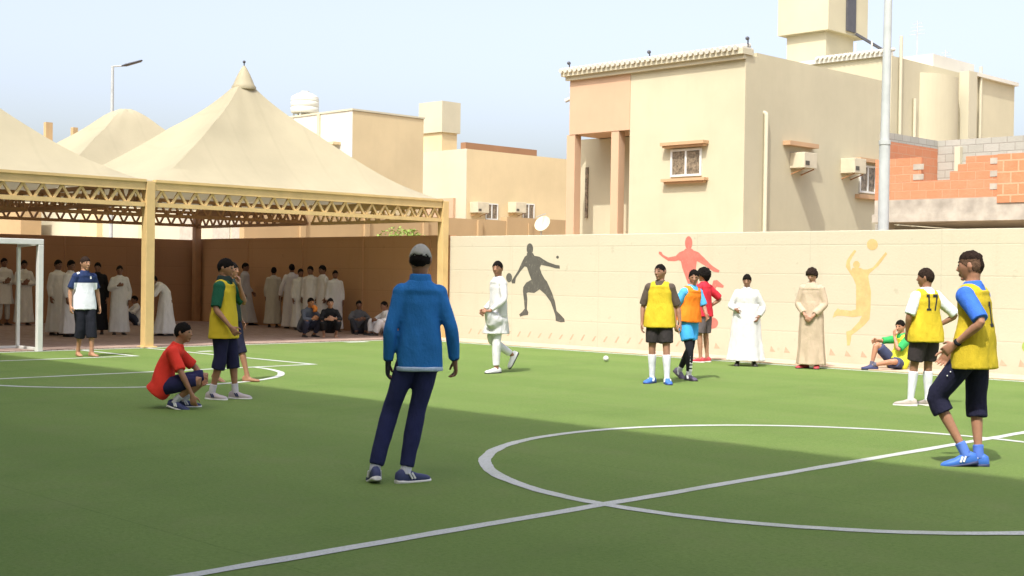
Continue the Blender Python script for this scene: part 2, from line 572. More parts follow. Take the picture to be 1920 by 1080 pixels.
fb = [[(452, 130), (494, 130), (505, 142), (540, 155), (580, 195), (630, 245), (682, 278), (675, 292), (640, 285), (590, 250), (540, 220), (528, 215), (522, 262), (530, 330),
       (545, 395), (600, 430), (625, 400), (640, 345), (665, 342), (710, 380), (706, 395), (662, 388), (640, 425), (612, 470), (575, 500), (600, 540), (640, 585), (625, 600), (585, 575),
       (545, 520), (505, 450), (480, 400), (455, 330), (430, 262), (420, 215), (405, 208), (380, 215), (335, 213), (300, 190), (270, 165), (272, 150), (288, 152), (300, 172), (335, 190), (385, 180), (410, 155), (440, 143)],
      ell(473, 92, 25, 46), ell(630, 632, 42, 38)]
mu = wall_poly(fb, 1160, 430, 3.6).build('football_mural', paint('coral_mural_paint', (.52, .155, .125)), wall)
mu['label'] = 'coral painted silhouette of a footballer with ball'
vb = [[(600, 300), (612, 278), (668, 278), (690, 290), (720, 290), (760, 275), (830, 190), (852, 163), (862, 178), (800, 262), (735, 318), (725, 340), (735, 400), (745, 450), (742, 560),
       (735, 650), (700, 690), (640, 740), (605, 765), (592, 840), (572, 840), (566, 740), (600, 730), (660, 665), (680, 625), (620, 635), (540, 625), (500, 625), (468, 640), (480, 600),
       (505, 570), (520, 580), (600, 588), (636, 580), (638, 480), (636, 400), (615, 350), (588, 310), (563, 270), (570, 225), (600, 180), (625, 148), (640, 156), (612, 197), (592, 240)],
      ell(640, 255, 25, 27), ell(755, 110, 40, 41)]
mu = wall_poly(vb, 1440, 430, 3.857).build('volleyball_mural', paint('yellow_mural_paint', (.54, .385, .175)), wall)
mu['label'] = 'yellow painted silhouette of a jumping volleyball player'
mu = wall_poly([ell(1930, 650, 14, 13)], 0, 0, 1).build('green_mural', paint('green_mural_paint', (.32, .42, .10)), wall)
b = MB()
x = -21.8
i = 0
while x < 4:
    h = .10 + .03 * random.random()
    y = WALLY - .0022
    if x < -15: b.prism([(x, .13), (x + .05, .13), (x + .13, .13 + h), (x + .09, .13 + h)], y, y + .0018)
    else: b.prism([(x, .14), (x + .13, .14), (x + .03, .14 + h)], y, y + .0018)
    x += .31; i += 1
b.build('border_motif', paint('faded_brick_red_paint', (.46, .32, .23)), wall)

# ------------------------------------------------------------------ shade canopy
EZ = 3.15
XF, XM, XB = -22.5, -27.6, -32.95
YS = [20.25, 12.78, 5.35, -2.0]
can = empty('shade_canopy', (-27, 13, 0), 'cream peaked tent canopy on tan steel trusses and columns behind the goal', 'canopy')
def tent(x0, x1, y0, y1, cap):
    cx, cy, hx, hy = (x0 + x1) / 2, (y0 + y1) / 2, abs(x1 - x0) / 2, abs(y1 - y0) / 2
    b = MB()
    nr, ns = 26, 14
    rings = []
    for i in range(nr + 1):
        m_ = .03 + .97 * (i / nr) ** 1.3
        h = 2.66 * (1 - m_) ** 1.42
        if not cap and m_ < .16: h = 2.66 * (1 - .16) ** 1.42 + .25 * (1 - (m_ / .16) ** 2)
        ring = []
        for q in range(4):
            for k in range(ns):
                t = -1 + 2 * k / ns
                u, v = [(1, t), (-t, 1), (-1, -t), (t, -1)][q]
                # near the top the section becomes round
                rr = math.hypot(u, v)
                f = max(0, 1 - m_ / .35)
                u2, v2 = u * (1 - f) + u / rr * f, v * (1 - f) + v / rr * f
                sag = -.16 * (1 - t * t) * math.sin(math.pi * m_) 
                wob = .03 * noise.noise(V((u * 3 + cx, v * 3 + cy, m_ * 4))) + .02 * m_ * noise.noise(V((t * 9, q * 5 + cx, m_ * 1.5)))
                ring.append(V((cx + hx * m_ * u2, cy + hy * m_ * v2, EZ + h + sag + wob)))
        rings.append(ring)
    rings.reverse()
    n = 4 * ns
    vs = [p for r in rings for p in r]
    fs = [(i * n + j, i * n + (j + 1) % n, (i + 1) * n + (j + 1) % n, (i + 1) * n + j) for i in range(nr) for j in range(n)]
    fs.append(tuple(range(nr * n, nr * n + n)))
    b.add(vs, fs)
    o = b.build('tent_roof', M['tent'], can, smooth=True)
    if cap:
        zt = EZ + 2.66 * (1 - .07) ** 1.42
        b = MB()
        prof = [(.26, -.06), (.272, .0), (.235, .05), (.19, .16), (.135, .28), (.07, .40), (.025, .47)]
        n = 24
        b.loft([[V((cx + r_ * math.cos(2 * math.pi * k / n), cy + r_ * math.sin(2 * math.pi * k / n), zt + z_)) for k in range(n)] for r_, z_ in prof])
        co = b.build('cap', M['tent'], o, smooth=True)
        b = MB().tube([(cx, cy, zt + .44), (cx, cy, zt + .54)], .013, n=8).ball((cx, cy, zt + .56), .034)
        b.build('finial', M['dark'], o, smooth=True)
    return o
for (xa, xb, cap) in ((XF, XM, True), (XM, XB, False)):
    for (ya, yb) in ((YS[0] + .05, YS[1]), (YS[1], YS[2]), (YS[2], YS[3])):
        tent(xa, xb, yb, ya, cap)
def truss(p, q, mat, fascia=True, name='truss'):
    p, q = V(p), V(q)
    L = (q - p).length
    d = (q - p) / L
    b = MB()
    up = V((0, 0, 1))
    if fascia:
        b.bar(p + up * (EZ - .10), q + up * (EZ - .10), .13, .17)
        b.bar(p + up * (EZ - .009), q + up * (EZ - .009), .19, .05)
    else:
        b.bar(p + up * (EZ - .06), q + up * (EZ - .06), .1, .08)
    top = EZ - (.185 if fascia else .10)
    bot = EZ - (.455 if fascia else .42)
    b.bar(p + up * bot, q + up * bot, .09, .08)
    n = max(2, round(L / .37))
    for i in range(n):
        a = p + d * (L * (i + .04) / n); m_ = p + d * (L * (i + .5) / n); c_ = p + d * (L * (i + .96) / n)
        b.bar(a + up * (bot + .02), m_ + up * top, .042, .048)
        b.bar(m_ + up * top, c_ + up * (bot + .02), .040, .046)
    return b.build(name, mat, can)
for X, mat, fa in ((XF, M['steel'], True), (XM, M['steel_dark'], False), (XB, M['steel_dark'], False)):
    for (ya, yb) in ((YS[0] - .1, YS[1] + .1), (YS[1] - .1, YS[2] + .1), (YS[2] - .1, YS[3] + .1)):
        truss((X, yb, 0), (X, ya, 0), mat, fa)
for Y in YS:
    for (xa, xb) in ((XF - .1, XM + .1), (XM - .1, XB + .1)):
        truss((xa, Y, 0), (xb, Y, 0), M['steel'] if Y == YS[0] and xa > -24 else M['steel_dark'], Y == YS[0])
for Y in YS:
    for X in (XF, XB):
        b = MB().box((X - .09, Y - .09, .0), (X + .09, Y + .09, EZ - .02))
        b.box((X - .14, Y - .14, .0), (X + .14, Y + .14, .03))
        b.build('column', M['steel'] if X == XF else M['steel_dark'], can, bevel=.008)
# ------------------------------------------------------------------ goal
gp = ground(66, 657)
goal = empty('football_goal', (GOALX + .15, CYM, 0), 'white tubular football goal with open sides in front of the canopy', 'goal')
gx, gy1, gy0, gh, gd = GOALX + .12, 10.6, 7.6, 1.93, .85
for y in (gy0, gy1):
    b = MB().bar((gx, y, 0), (gx, y, gh - .05), .1, .1)
    b.build('goal_post', M['whitepaint'], goal, bevel=.01)
b = MB().bar((gx, gy0 - .05, gh), (gx, gy1 + .05, gh), .1, .1)
b.build('crossbar', M['whitepaint'], goal, bevel=.01)
for y in (gy0, gy1):
    b = MB().bar((gx - .052, y, gh - .03), (gx - gd, y, gh - .06), .06, .06)
    b.bar((gx - gd, y, gh - .09), (gx - gd, y, .03), .06, .06)
    b.bar((gx - .052, y, .035), (gx - gd - .03, y, .035), .06, .06)
    b.build('side_frame', M['whitepaint'], goal, bevel=.006)
b = MB().bar((gx - gd, gy0 + .03, .036), (gx - gd, gy1 - .03, .036), .055, .055)
b.build('ground_bar', M['whitepaint'], goal)

# small ball
bp = ground(1136, 678)
b = MB().ball((bp.x, bp.y, .052), .05, 20, 14)
tag(b.build('ball', M['whitepaint'], smooth=True, loc=bp), 'small white ball lying on the sunlit turf near the wall', 'ball')

# ------------------------------------------------------------------ main house
HXR, HXL, HY0, HY1, HH = -21.04, -27.5, 29.9, 37.4, 7.55
XBAY = -25.1
house = empty('house', (-24, 33, 0), 'cream two storey house with peach balcony panel, columns and white tiled cornice', 'house')
b = MB().box((XBAY, HY0, -.1), (HXR, HY1, HH))
b.build('wall', M['cream'], house)
b = MB().box((HXL - .75, HY0 + 1.35, -.1), (XBAY - .002, HY1 - .1, 5.79))
b.box((HXL + .02, HY0 + 1.35, 5.76), (XBAY - .002, HY1 - .1, HH - .01))
b.build('recessed_wall', M['cream'], house)
b = MB().box((HXL, HY0 - .015, 5.78), (XBAY - .003, HY0 + 1.34, HH))
b.build('balcony_panel', M['peach'], house)
for px0, px1 in ((1060, 1076), (1143, 1158)):
    xa, xb = on_y(px0, 400, HY0).x, on_y(px1, 400, HY0).x
    b = MB().box((xa + .02, HY0 + .0, -.1), (xb, HY0 + .28, 5.775))
    b.build('column', M['peach'], house)
b = MB().box((HXL + .28, HY0 + .02, 2.2), (XBAY - .004, HY0 + 1.34, 2.45))
b.build('balcony_floor', M['peach'], house)
b = MB().box((HXL - .50, HY0 + 1.30, 3.3), (HXL - .40, HY0 + 1.345, 4.9))
b.build('door_slit', M['glass'], house)
# cornice with tile ends
b = MB().box((HXL - .2, HY0 - .22, HH + .002), (HXR + .05, HY0 + .3, HH + .16))
b.box((HXL - .1, HY0 - .12, HH - .12), (HXR + .02, HY0 - .018, HH + .0))
b.build('cornice', M['cream2'], house)
b = MB()
x = HXL - .15
while x < HXR:
    b.tube([(x, HY0 - .30, HH + .17), (x, HY0 + .35, HH + .30)], .075, n=10)
    x += .19
b.box((HXL - .2, HY0 - .2, HH + .162), (HXR + .03, HY0 + .3, HH + .2))
b.build('roof_tiles', M['white'], house, smooth=True)
b = MB().box((XBAY + .2, HY0 + .55, HH + .001), (HXR - .02, HY1, HH + .12))
b.build('parapet', M['cream'], house)
for px in (1068, 1218, 1402):
    p = on_y(px, 110, HY0 + .2)
    sp = MB().tube([(p.x, p.y, HH + .2), (p.x, p.y, HH + .42)], .02, n=8)
    sp.ball((p.x, p.y - .03, HH + .47), (.052, .07, .055))
    sp.build('spotlight', M['dark'], house, smooth=True)
b = MB().tube([(HXL - .01, HY0 + .3, 7.0), (HXL - .3, HY0 + .1, 6.85)], .06, n=8)
b.build('roof_spout', M['white'], house, smooth=True)

def window_y(parent, xc, zc, w, h, Y, mat=M['glass'], hood=True, trim=M['trim']):
    """window on a face whose outward normal is -y"""
    fr = MB()
    t = .06
    for lo, hi in (((xc - w / 2, zc - h / 2), (xc - w / 2 + t, zc + h / 2)), ((xc + w / 2 - t, zc - h / 2), (xc + w / 2, zc + h / 2)),
                   ((xc - w / 2 + t, zc - h / 2), (xc + w / 2 - t, zc - h / 2 + t)), ((xc - w / 2 + t, zc + h / 2 - t), (xc + w / 2 - t, zc + h / 2)),
                   ((xc - t / 2, zc - h / 2 + t), (xc + t / 2, zc + h / 2 - t))):
        fr.box((lo[0], Y - .05, lo[1]), (hi[0], Y - .001, hi[1]))
    wn = fr.build('window', M['whitepaint'], parent)
    MB().box((xc - w / 2 + t, Y - .02, zc - h / 2 + t), (xc + w / 2 - t, Y - .002, zc + h / 2 - t)).build('pane', mat, wn)
    if hood:
        b = MB().box((xc - w / 2 - .22, Y - .26, zc + h / 2 + .10), (xc + w / 2 + .22, Y - .001, zc + h / 2 + .19))
        b.box((xc - w / 2 - .18, Y - .2, zc + h / 2 + .04), (xc + w / 2 + .18, Y - .001, zc + h / 2 + .098))
        b.build('hood', trim, wn)
        b = MB().box((xc - w / 2 - .22, Y - .2, zc - h / 2 - .14), (xc + w / 2 + .22, Y - .001, zc - h / 2 - .06))
        b.box((xc - w / 2 - .16, Y - .13, zc - h / 2 - .2), (xc + w / 2 + .16, Y - .001, zc - h / 2 - .142))
        b.build('sill', trim, wn)
    return wn
def window_x(parent, yc, zc, w, h, X, mat=M['glass'], hood=True, trim=M['trim']):
    fr = MB()
    t = .06
    for lo, hi in (((yc - w / 2, zc - h / 2), (yc - w / 2 + t, zc + h / 2)), ((yc + w / 2 - t, zc - h / 2), (yc + w / 2, zc + h / 2)),
                   ((yc - w / 2 + t, zc - h / 2), (yc + w / 2 - t, zc - h / 2 + t)), ((yc - w / 2 + t, zc + h / 2 - t), (yc + w / 2 - t, zc + h / 2)),
                   ((yc - t / 2, zc - h / 2 + t), (yc + t / 2, zc + h / 2 - t))):
        fr.box((X + .001, lo[0], lo[1]), (X + .05, hi[0], hi[1]))
    wn = fr.build('window', M['whitepaint'], parent)
    MB().box((X + .002, yc - w / 2 + t, zc - h / 2 + t), (X + .02, yc + w / 2 - t, zc + h / 2 - t)).build('pane', mat, wn)
    if hood:
        MB().box((X + .001, yc - w / 2 - .25, zc + h / 2 + .08), (X + .22, yc + w / 2 + .25, zc + h / 2 + .19)).build('hood', trim, wn)
        MB().box((X + .001, yc - w / 2 - .2, zc - h / 2 - .18), (X + .16, yc + w / 2 + .2, zc - h / 2 - .06)).build('sill', trim, wn)
    return wn
def aircon(parent, yc, zc, X, w=.66, h=.44, d=.48):
    b = MB().box((X + .001, yc - w / 2, zc - h / 2), (X + d, yc + w / 2, zc + h / 2))
    a = b.build('air_conditioner', M['acbody'], parent, bevel=.012)
    g = MB()
    for k in range(7):                                  # louvres on the side and back
        z = zc - h / 2 + .07 + k * .046
        g.box((X + .16, yc + w / 2 + .001, z), (X + d - .05, yc + w / 2 + .012, z + .026))
    g.build('grille', M['grille'], a)
    MB().box((X + d + .001, yc - w / 2 + .06, zc - h / 2 + .08), (X + d + .01, yc - w / 2 + .26, zc - h / 2 + .2)).build('vent', M['grille'], a)
    br = MB().bar((X + .001, yc - w / 2 + .08, zc - h / 2 - .16), (X + d - .05, yc - w / 2 + .08, zc - h / 2 - .015), .03, .03)
    br.build('bracket', M['steel_dark'], a)
    br = MB().bar((X + .001, yc + w / 2 - .08, zc - h / 2 - .16), (X + d - .05, yc + w / 2 - .08, zc - h / 2 - .015), .03, .03)
    br.build('bracket', M['steel_dark'], a)
    return a
window_y(house, -23.0, 4.71, 1.09, .78, HY0)
p0 = on_x(1433, 213, HXR)
b = MB().tube([(HXR + .07, p0.y, 0), (HXR + .07, p0.y, p0.z - .06), (HXR + .05, p0.y, p0.z), (HXR - .02, p0.y, p0.z + .03)], .06, n=12)
b.build('drainpipe', M['cream2'], house, smooth=True)
MB().box((HXR + .001, 31.75, 5.24), (HXR + .24, 33.25, 5.36)).build('hood', M['trim'], house)
aircon(house, 32.45, 4.83, HXR)
aircon(house, 35.15, 4.86, HXR)
window_x(house, 36.35, 4.55, .95, .85, HXR)

# ------------------------------------------------------------------ house behind, with stair tower
h2 = empty('house', (-23.5, 42, 0), 'tall cream house with stair tower and rounded bay rising behind the balcony house', 'house')
X2 = -21.35
b = MB().box((-27, 38.3, -.1), (X2, 47.2, 8.62))
b.build('wall', M['cream'], h2)
b = MB()
n = 20
b.loft([[V((X2 - .25 + 0.75 * math.cos(R(-90 + 180 * k / n)), 41.35 + 1.3 * math.sin(R(-90 + 180 * k / n)), z)) for k in range(n + 1)] + [V((X2 - .5, 42.6, z)), V((X2 - .5, 40.1, z))] for z in (-.1, 4, 8.3)])
b.build('rounded_bay', M['cream'], h2)
MB().box((X2 + .001, 42.9, -.1), (X2 + .35, 43.5, 8.66)).build('pilaster', M['cream2'], h2)
MB().box((X2 - .05, 43.5, 8.621), (X2 + .14, 47.25, 8.75)).build('coping', M['white'], h2)
MB().box((-27.1, 38.2, 8.622), (X2 - .06, 38.5, 8.76)).build('parapet', M['white'], h2)
b = MB()
x = -24.0
while x < X2:
    b.tube([(x, 38.1, 8.78), (x, 38.6, 8.86)], .06, n=8); x += .17
b.build('roof_tiles', M['white'], h2, smooth=True)
for y, zt in ((38.75, 9.3), (39.7, 7.4), (44.35, 9.0), (45.1, 6.5)):
    MB().tube([(X2 + .07, y, 0), (X2 + .07, y, zt)], .055, n=10).build('drainpipe', M['cream2'], h2, smooth=True)
for y, z, w_, h_ in ((43.95, 7.55, .28, .3), (43.95, 6.95, .3, .55)):
    window_x(h2, y, z, w_, h_, X2 + .002, hood=False)
for x0 in (-22.9, -22.3):
    MB().tube([(x0, 38.7, 8.7), (x0, 38.7, 9.25)], .03, n=8).build('roof_pipe', M['white'], h2, smooth=True)
b = MB().box((-25.75, 39.0, 8.621), (-24.2, 40.75, 9.85))
b.build('stair_tower', M['cream'], h2)
b = MB().box((-26.0, 38.8, 9.851), (-24.0, 41.35, 12.6))
b.build('tower_head', M['cream'], h2)
MB().box((-23.998, 39.9, 9.95), (-23.93, 40.45, 12.0)).build('tower_window', M['dark'], h2)
MB().bar((-23.9, 40.4, 9.9), (-23.2, 41.6, 9.25), .08, .08).build('brace_pipe', M['dark'], h2)
MB().box((-23.95, 41.5, 8.63), (-21.6, 44.5, 9.12)).build('roof_sheet', M['white'], h2)

for (ax_, ay_, az_) in ((-22.2, 41.5, 9.0), (-23.2, 45.5, 8.63)):
    b = MB().tube([(ax_, ay_, az_), (ax_, ay_, az_ + 1.3)], .02, n=6)
    for k in range(4):
        b.bar((ax_ - .3 + .04 * k, ay_, az_ + .85 + .12 * k), (ax_ + .3 - .04 * k, ay_, az_ + .85 + .12 * k), .015, .015)
    b.build('aerial', M['galv'], h2)
# ------------------------------------------------------------------ unfinished brick building
bk = empty('unfinished_building', (-13, 31, 0), 'unfinished red brick and grey block building on a concrete slab behind the light pole', 'building')
BY = 30.0
MB().box((-17.2, BY, 2.92), (-6, BY + 6, 3.12)).box((-17.15, BY + .03, 3.121), (-6, BY + .22, 3.47)).build('concrete_slab', M['concrete'], bk)
front = [(-17.15, 3.472), (-13.95, 3.472), (-13.95, 4.46), (-14.75, 4.46), (-14.75, 4.28), (-14.95, 4.28), (-14.95, 4.12), (-15.15, 4.12), (-15.15, 3.92), (-15.9, 3.92), (-15.9, 4.50), (-17.15, 4.50)]
MB().prism(front, BY + .04, BY + .2).build('brick_wall', M['red'], bk)
MB().box((-13.948, BY + .0, 3.33), (-6, BY + .2, 4.47)).build('brick_wall', M['redbig'], bk)
MB().box((-17.14, BY + .203, 3.125), (-16.95, BY + 2.9, 4.98)).build('side_wall', M['red'], bk)
MB().box((-17.14, BY + .203, 4.982), (-16.95, BY + 2.9, 5.2)).build('side_wall', M['block'], bk)
MB().box((-17.14, BY + 2.902, 3.125), (-6, BY + 3.1, 5.2)).build('back_wall', M['block'], bk)
b = MB()
for x, z in ((-15.95, 4.2), (-15.95, 3.95), (-13.98, 4.25), (-13.98, 3.95), (-13.98, 3.65)):
    b.box((x - .16, BY + .028, z), (x + .12, BY + .037, z + .14))
b.build('mortar_patch', M['concrete'], bk)
MB().box((-16.4, BY + 2.75, 3.125), (-16.25, BY + 2.898, 5.0)).build('timber_prop', M['cream2'], bk)
b = MB()
for x in (-17.0, -12, -6.3):
    for y in (BY + .2, BY + 5.6):
        b.box((x - .15, y, -.1), (x + .15, y + .3, 2.918))
b.build('column', M['concrete'], bk)
MB().box((-17.2, BY + 5.91, -.1), (-6, BY + 6.1, 2.917)).box((-17.39, BY + .5, -.1), (-17.21, BY + 6.1, 2.9)).build('ground_floor_wall', M['block'], bk)

# ------------------------------------------------------------------ light poles
lp = on_y(1656, 437, 22.0)
pole = empty('light_pole', (lp.x, 22.0, 0), 'tall pale grey steel light pole standing behind the mural wall', 'light pole')
b = MB().tube([(lp.x, 22, 0), (lp.x, 22, 4.0)], .098, n=20)
b.build('lower_shaft', M['galv'], pole, smooth=True)
b = MB().tube([(lp.x, 22, 4.0), (lp.x + .03, 22.02, 9.5)], [.082, .06], n=20)
b.tube([(lp.x, 22, 3.96), (lp.x, 22, 4.04)], .108, n=20)
b.build('upper_shaft', M['galv'], pole, smooth=True)
b = MB().bar((lp.x - .6, 22.02, 9.45), (lp.x + .6, 22.02, 9.45), .08, .08).box((lp.x - .75, 21.8, 9.5), (lp.x - .35, 21.98, 9.8)).box((lp.x + .35, 21.8, 9.5), (lp.x + .75, 21.98, 9.8))
b.build('floodlight', M['dark'], pole)
def xy_at(px, x):
    return on_x(px, 400, x)
q = xy_at(208, -38.5)
zt = CAMH + (503.5 - 124) * ((q.y - q.x) * .7071) / F
st = empty('street_lamp', (q.x, q.y, 0), 'thin grey street lamp rising behind the tent canopy', 'street lamp')
MB().tube([(q.x, q.y, 0), (q.x, q.y, zt)], [.08, .045], n=12).build('pole', M['galv'], st, smooth=True)
MB().tube([(q.x, q.y, zt - .02), (q.x + .22, q.y + .22, zt + .0)], .025, n=8).build('arm', M['galv'], st, smooth=True)
b = MB().tube([(q.x + .2, q.y + .2, zt), (q.x + .3, q.y + .3, zt + .03), (q.x + .62, q.y + .62, zt + .16), (q.x + .66, q.y + .66, zt + .19)], [(.03, .02), (.10, .045), (.10, .035), (.04, .02)], side=(.7, -.7, 0), n=12)
b.build('lamp_head', M['dark'], st, smooth=True)

# ------------------------------------------------------------------ houses behind the canopy
hA = empty('house', (-48, 38, 0), 'plain cream house with ochre side wall behind the right end of the tent', 'house')
MB().box((-53, 36, -.1), (-46, 40.1, 8.55)).build('wall', M['ochre'], hA)
MB().box((-53.02, 35.97, -.1), (-46.004, 35.998, 8.56)).build('front_face', M['white'], hA)
MB().box((-48.5, 35.9, 5.6), (-48.3, 35.968, 8.55)).build('pilaster', M['cream'], hA)
MB().box((-48.0, 35.55, 7.1), (-46.8, 35.968, 7.22)).build('ledge', M['ochre'], hA)
MB().box((-53.05, 35.93, 8.561), (-45.96, 40.15, 8.64)).build('coping', M['cream2'], hA)
tx, ty = -51.2, 37.2
zb = 8.64
tk = empty('water_tank', (tx, ty, zb), 'white ribbed round water tank on the house roof behind the tent', 'water tank')
n = 24
prof = [(.62, .3), (.66, .36), (.66, .55), (.63, .58), (.66, .61), (.66, .82), (.63, .85), (.66, .88), (.64, 1.05), (.4, 1.2), (.2, 1.26), (.2, 1.33), (.02, 1.34)]
MB().loft([[V((tx + r_ * math.cos(2 * math.pi * k / n), ty + r_ * math.sin(2 * math.pi * k / n), zb + z_)) for k in range(n)] for r_, z_ in prof]).build('tank', M['white'], tk, smooth=True)
b = MB()
for k in range(6):
    a = 2 * math.pi * k / 6
    b.bar((tx + .52 * math.cos(a), ty + .52 * math.sin(a), zb), (tx + .52 * math.cos(a), ty + .52 * math.sin(a), zb + .3), .06, .06)
b.build('stand', M['galv'], tk)

hB = empty('house', (-52, 50, 0), 'ochre two storey house with roof stair box between tent and balcony house', 'house')
MB().box((-56, 46.4, -.1), (-49.8, 56, 7.9)).build('wall', M['ochre'], hB)
MB().box((-56, 46.37, -.1), (-49.804, 46.398, 7.91)).build('front_face', M['cream2'], hB)
MB().box((-56, 46.2, -.1), (-50.6, 46.368, 5.4)).build('lower_annex', M['peach'], hB)
MB().box((-51.6, 47.6, 7.901), (-51.2, 53.0, 8.42)).build('roof_parapet', plaster('rust_plaster', (.27, .15, .085)), hB)
MB().box((-54.75, 47.6, 7.901), (-53.1, 48.7, 9.08)).build('stair_box', M['ochre'], hB)
MB().box((-54.9, 47.5, 9.081), (-53.0, 48.85, 10.75)).build('tank_box', M['cream2'], hB)
for px in (902, 972):
    p = on_x(px, 392, -49.8)
    aircon(hB, p.y - .4, p.z + .05, -49.8, .8, .55, .6)
    window_x(hB, p.y + .75, p.z - .1, .9, .85, -49.8, hood=False)

hC = empty('house', (-60, 35, 0), 'low cream building with shuttered windows seen through the canopy trusses', 'house')
MB().box((-90, 32, -.1), (-44, 34.5, 5.2)).build('wall', M['cream2'], hC)
gw = simple('grey_shutter', (.42, .38, .32), .6)
for px0, px1 in ((400, 432), (436, 465), (503, 525), (530, 546), (338, 362)):
    a, c_ = on_y(px0, 430, 32).x, on_y(px1, 430, 32).x
    MB().box((a, 31.95, 2.6), (c_, 31.998, 4.2)).build('window', gw, hC)
for px0, px1 in ((160, 192), (270, 290), (468, 480)):
    a, c_ = on_y(px0, 430, 32).x, on_y(px1, 430, 32).x
    MB().box((a, 31.7, -.1), (c_, 31.998, 5.1)).build('pier', M['ochre'], hC)
a, c_ = on_y(-160, 430, 31).x, on_y(67, 430, 31).x
MB().box((a, 30.2, -.1), (c_, 31.3, 4.8)).build('side_block', M['brownwall'], hC)

hD = empty('house', (-66, 28, 0), 'distant tan house whose roof pillars peek between two tent peaks', 'house')
q = on_x(92, 300, -72)
MB().box((-78, q.y - 3, -.1), (-71, q.y + 6, 8.4)).build('wall', M['ochre'], hD)
MB().box((-72.3, q.y - .2, 8.401), (-72, q.y + .2, 9.75)).build('roof_pillar', M['brownwall'], hD)
q2 = on_x(141, 300, -72)
MB().box((-72.3, q2.y - .15, 8.401), (-72, q2.y + .15, 9.6)).build('roof_pillar', M['brownwall'], hD)

cw = empty('compound_wall', (-40, 35, 0), 'rough brown compound wall behind the boundary wall below the ochre house', 'wall')
b = MB().box((-40.3, 26.5, -.1), (-40, 39.6, 3.75))
b.box((-40.35, 39.601, -.1), (-39.95, 44.5, 3.92))
b.build('wall_face', M['brownwall'], cw)
b = MB()
for y in (29, 32, 35, 38, 41, 44):
    b.box((-39.998, y - .12, -.1), (-39.9, y + .12, 3.7))
b.build('pier', M['brownwall'], cw)
p = on_x(1018, 420, -38.6)
ds = empty('satellite_dish', (p.x, p.y, 0), 'small white satellite dish in front of the brown compound wall', 'satellite dish')
b = MB()
n = 24
rings = []
nd = V((.2, -.85, .45)).normalized()
aa = nd.cross(V((0, 0, 1))).normalized(); bb = nd.cross(aa)
ctr = V((p.x, p.y, p.z))
for r_ in (.03, .15, .25, .33, .36):
    rings.append([ctr + (aa * math.cos(2 * math.pi * k / n) + bb * math.sin(2 * math.pi * k / n)) * r_ + nd * (r_ * r_ * .5) for k in range(n)])
for r_ in (.36, .25, .15, .03):
    rings.append([ctr + (aa * math.cos(2 * math.pi * k / n) + bb * math.sin(2 * math.pi * k / n)) * r_ + nd * (r_ * r_ * .5 - .02) for k in range(n)])
b.loft(rings)
b.build('dish', M['acbody'], ds, smooth=True)
MB().tube([(p.x - .1, p.y, 0), (p.x - .1, p.y, p.z - .2), tuple(ctr - nd * .03)], .035, n=8).bar(tuple(ctr - bb * .5), tuple(ctr + nd * .6), .025, .025).build('mast', M['galv'], ds)

# shrub above the wall
leafm = Mat('shrub_leaf', .6, .3)
w = leafm.coord(world=True)
leafm.color(leafm.ramp(leafm.noise(w, 6, 3), [(.3, (.12, .20, .03)), (.7, (.26, .36, .07))]))
leafm.b.inputs['Transmission Weight'].default_value = 0
q = on_x(755, 435, -37.5)
sh = empty('shrub', (q.x, q.y, 0), 'bright green shrub showing above the shaded wall under the canopy', 'shrub')
b = MB(); tr = MB()
tr.tube([(q.x, q.y, 0), (q.x, q.y + .1, 1.2), (q.x, q.y, 2.0)], [.06, .045, .03], n=8)
for k in range(9):
    a = 2 * math.pi * k / 9
    tr.tube([(q.x, q.y, 1.6), (q.x + .5 * math.cos(a), q.y + .7 * math.sin(a), 2.5 + .2 * random.random())], [.02, .008], n=6)
for k in range(1500):
    while True:
        u = V((random.uniform(-1, 1), random.uniform(-1, 1), random.uniform(-1, 1)))
        if u.length < 1: break
    c_ = V((q.x + u.x * .75, q.y + u.y * 1.3, 2.45 + u.z * .75))
    if noise.noise(c_ * 2.2) < -.12: continue
    d1 = V((random.gauss(0, 1), random.gauss(0, 1), random.gauss(0, .6))).normalized()
    d2 = d1.cross(V((random.gauss(0, 1), random.gauss(0, 1), 1))).normalized()
    l_ = random.uniform(.05, .09)
    b.add([c_ - d1 * l_, c_ + d2 * l_ * .45, c_ + d1 * l_, c_ - d2 * l_ * .45], [(0, 1, 2, 3)])
b.build('foliage', leafm.m, sh)
tr.build('stem', M['steel_dark'], sh)

# ------------------------------------------------------------------ the school block that shades the near turf (behind the camera)
SY = -2.6
SH = (9.75 - SY) * math.tan(SUN_EL) / math.cos(SUN_AZ)
sch = empty('school_building', (-10, SY, 0), 'cream multi storey school block behind the camera shading the near turf', 'building')
MB().box((-60, SY - 10, -.1), (30, SY, SH)).build('wall', M['white'], sch)
for fl in range(4):
    for k in range(14):
        xx = -50 + 5.5 * k
        zc = 2.2 + 4.2 * fl
        b = MB().box((xx - .9, SY + .001, zc - .8), (xx + .9, SY + .06, zc + .8))
        b.build('window', M['glass'], sch)

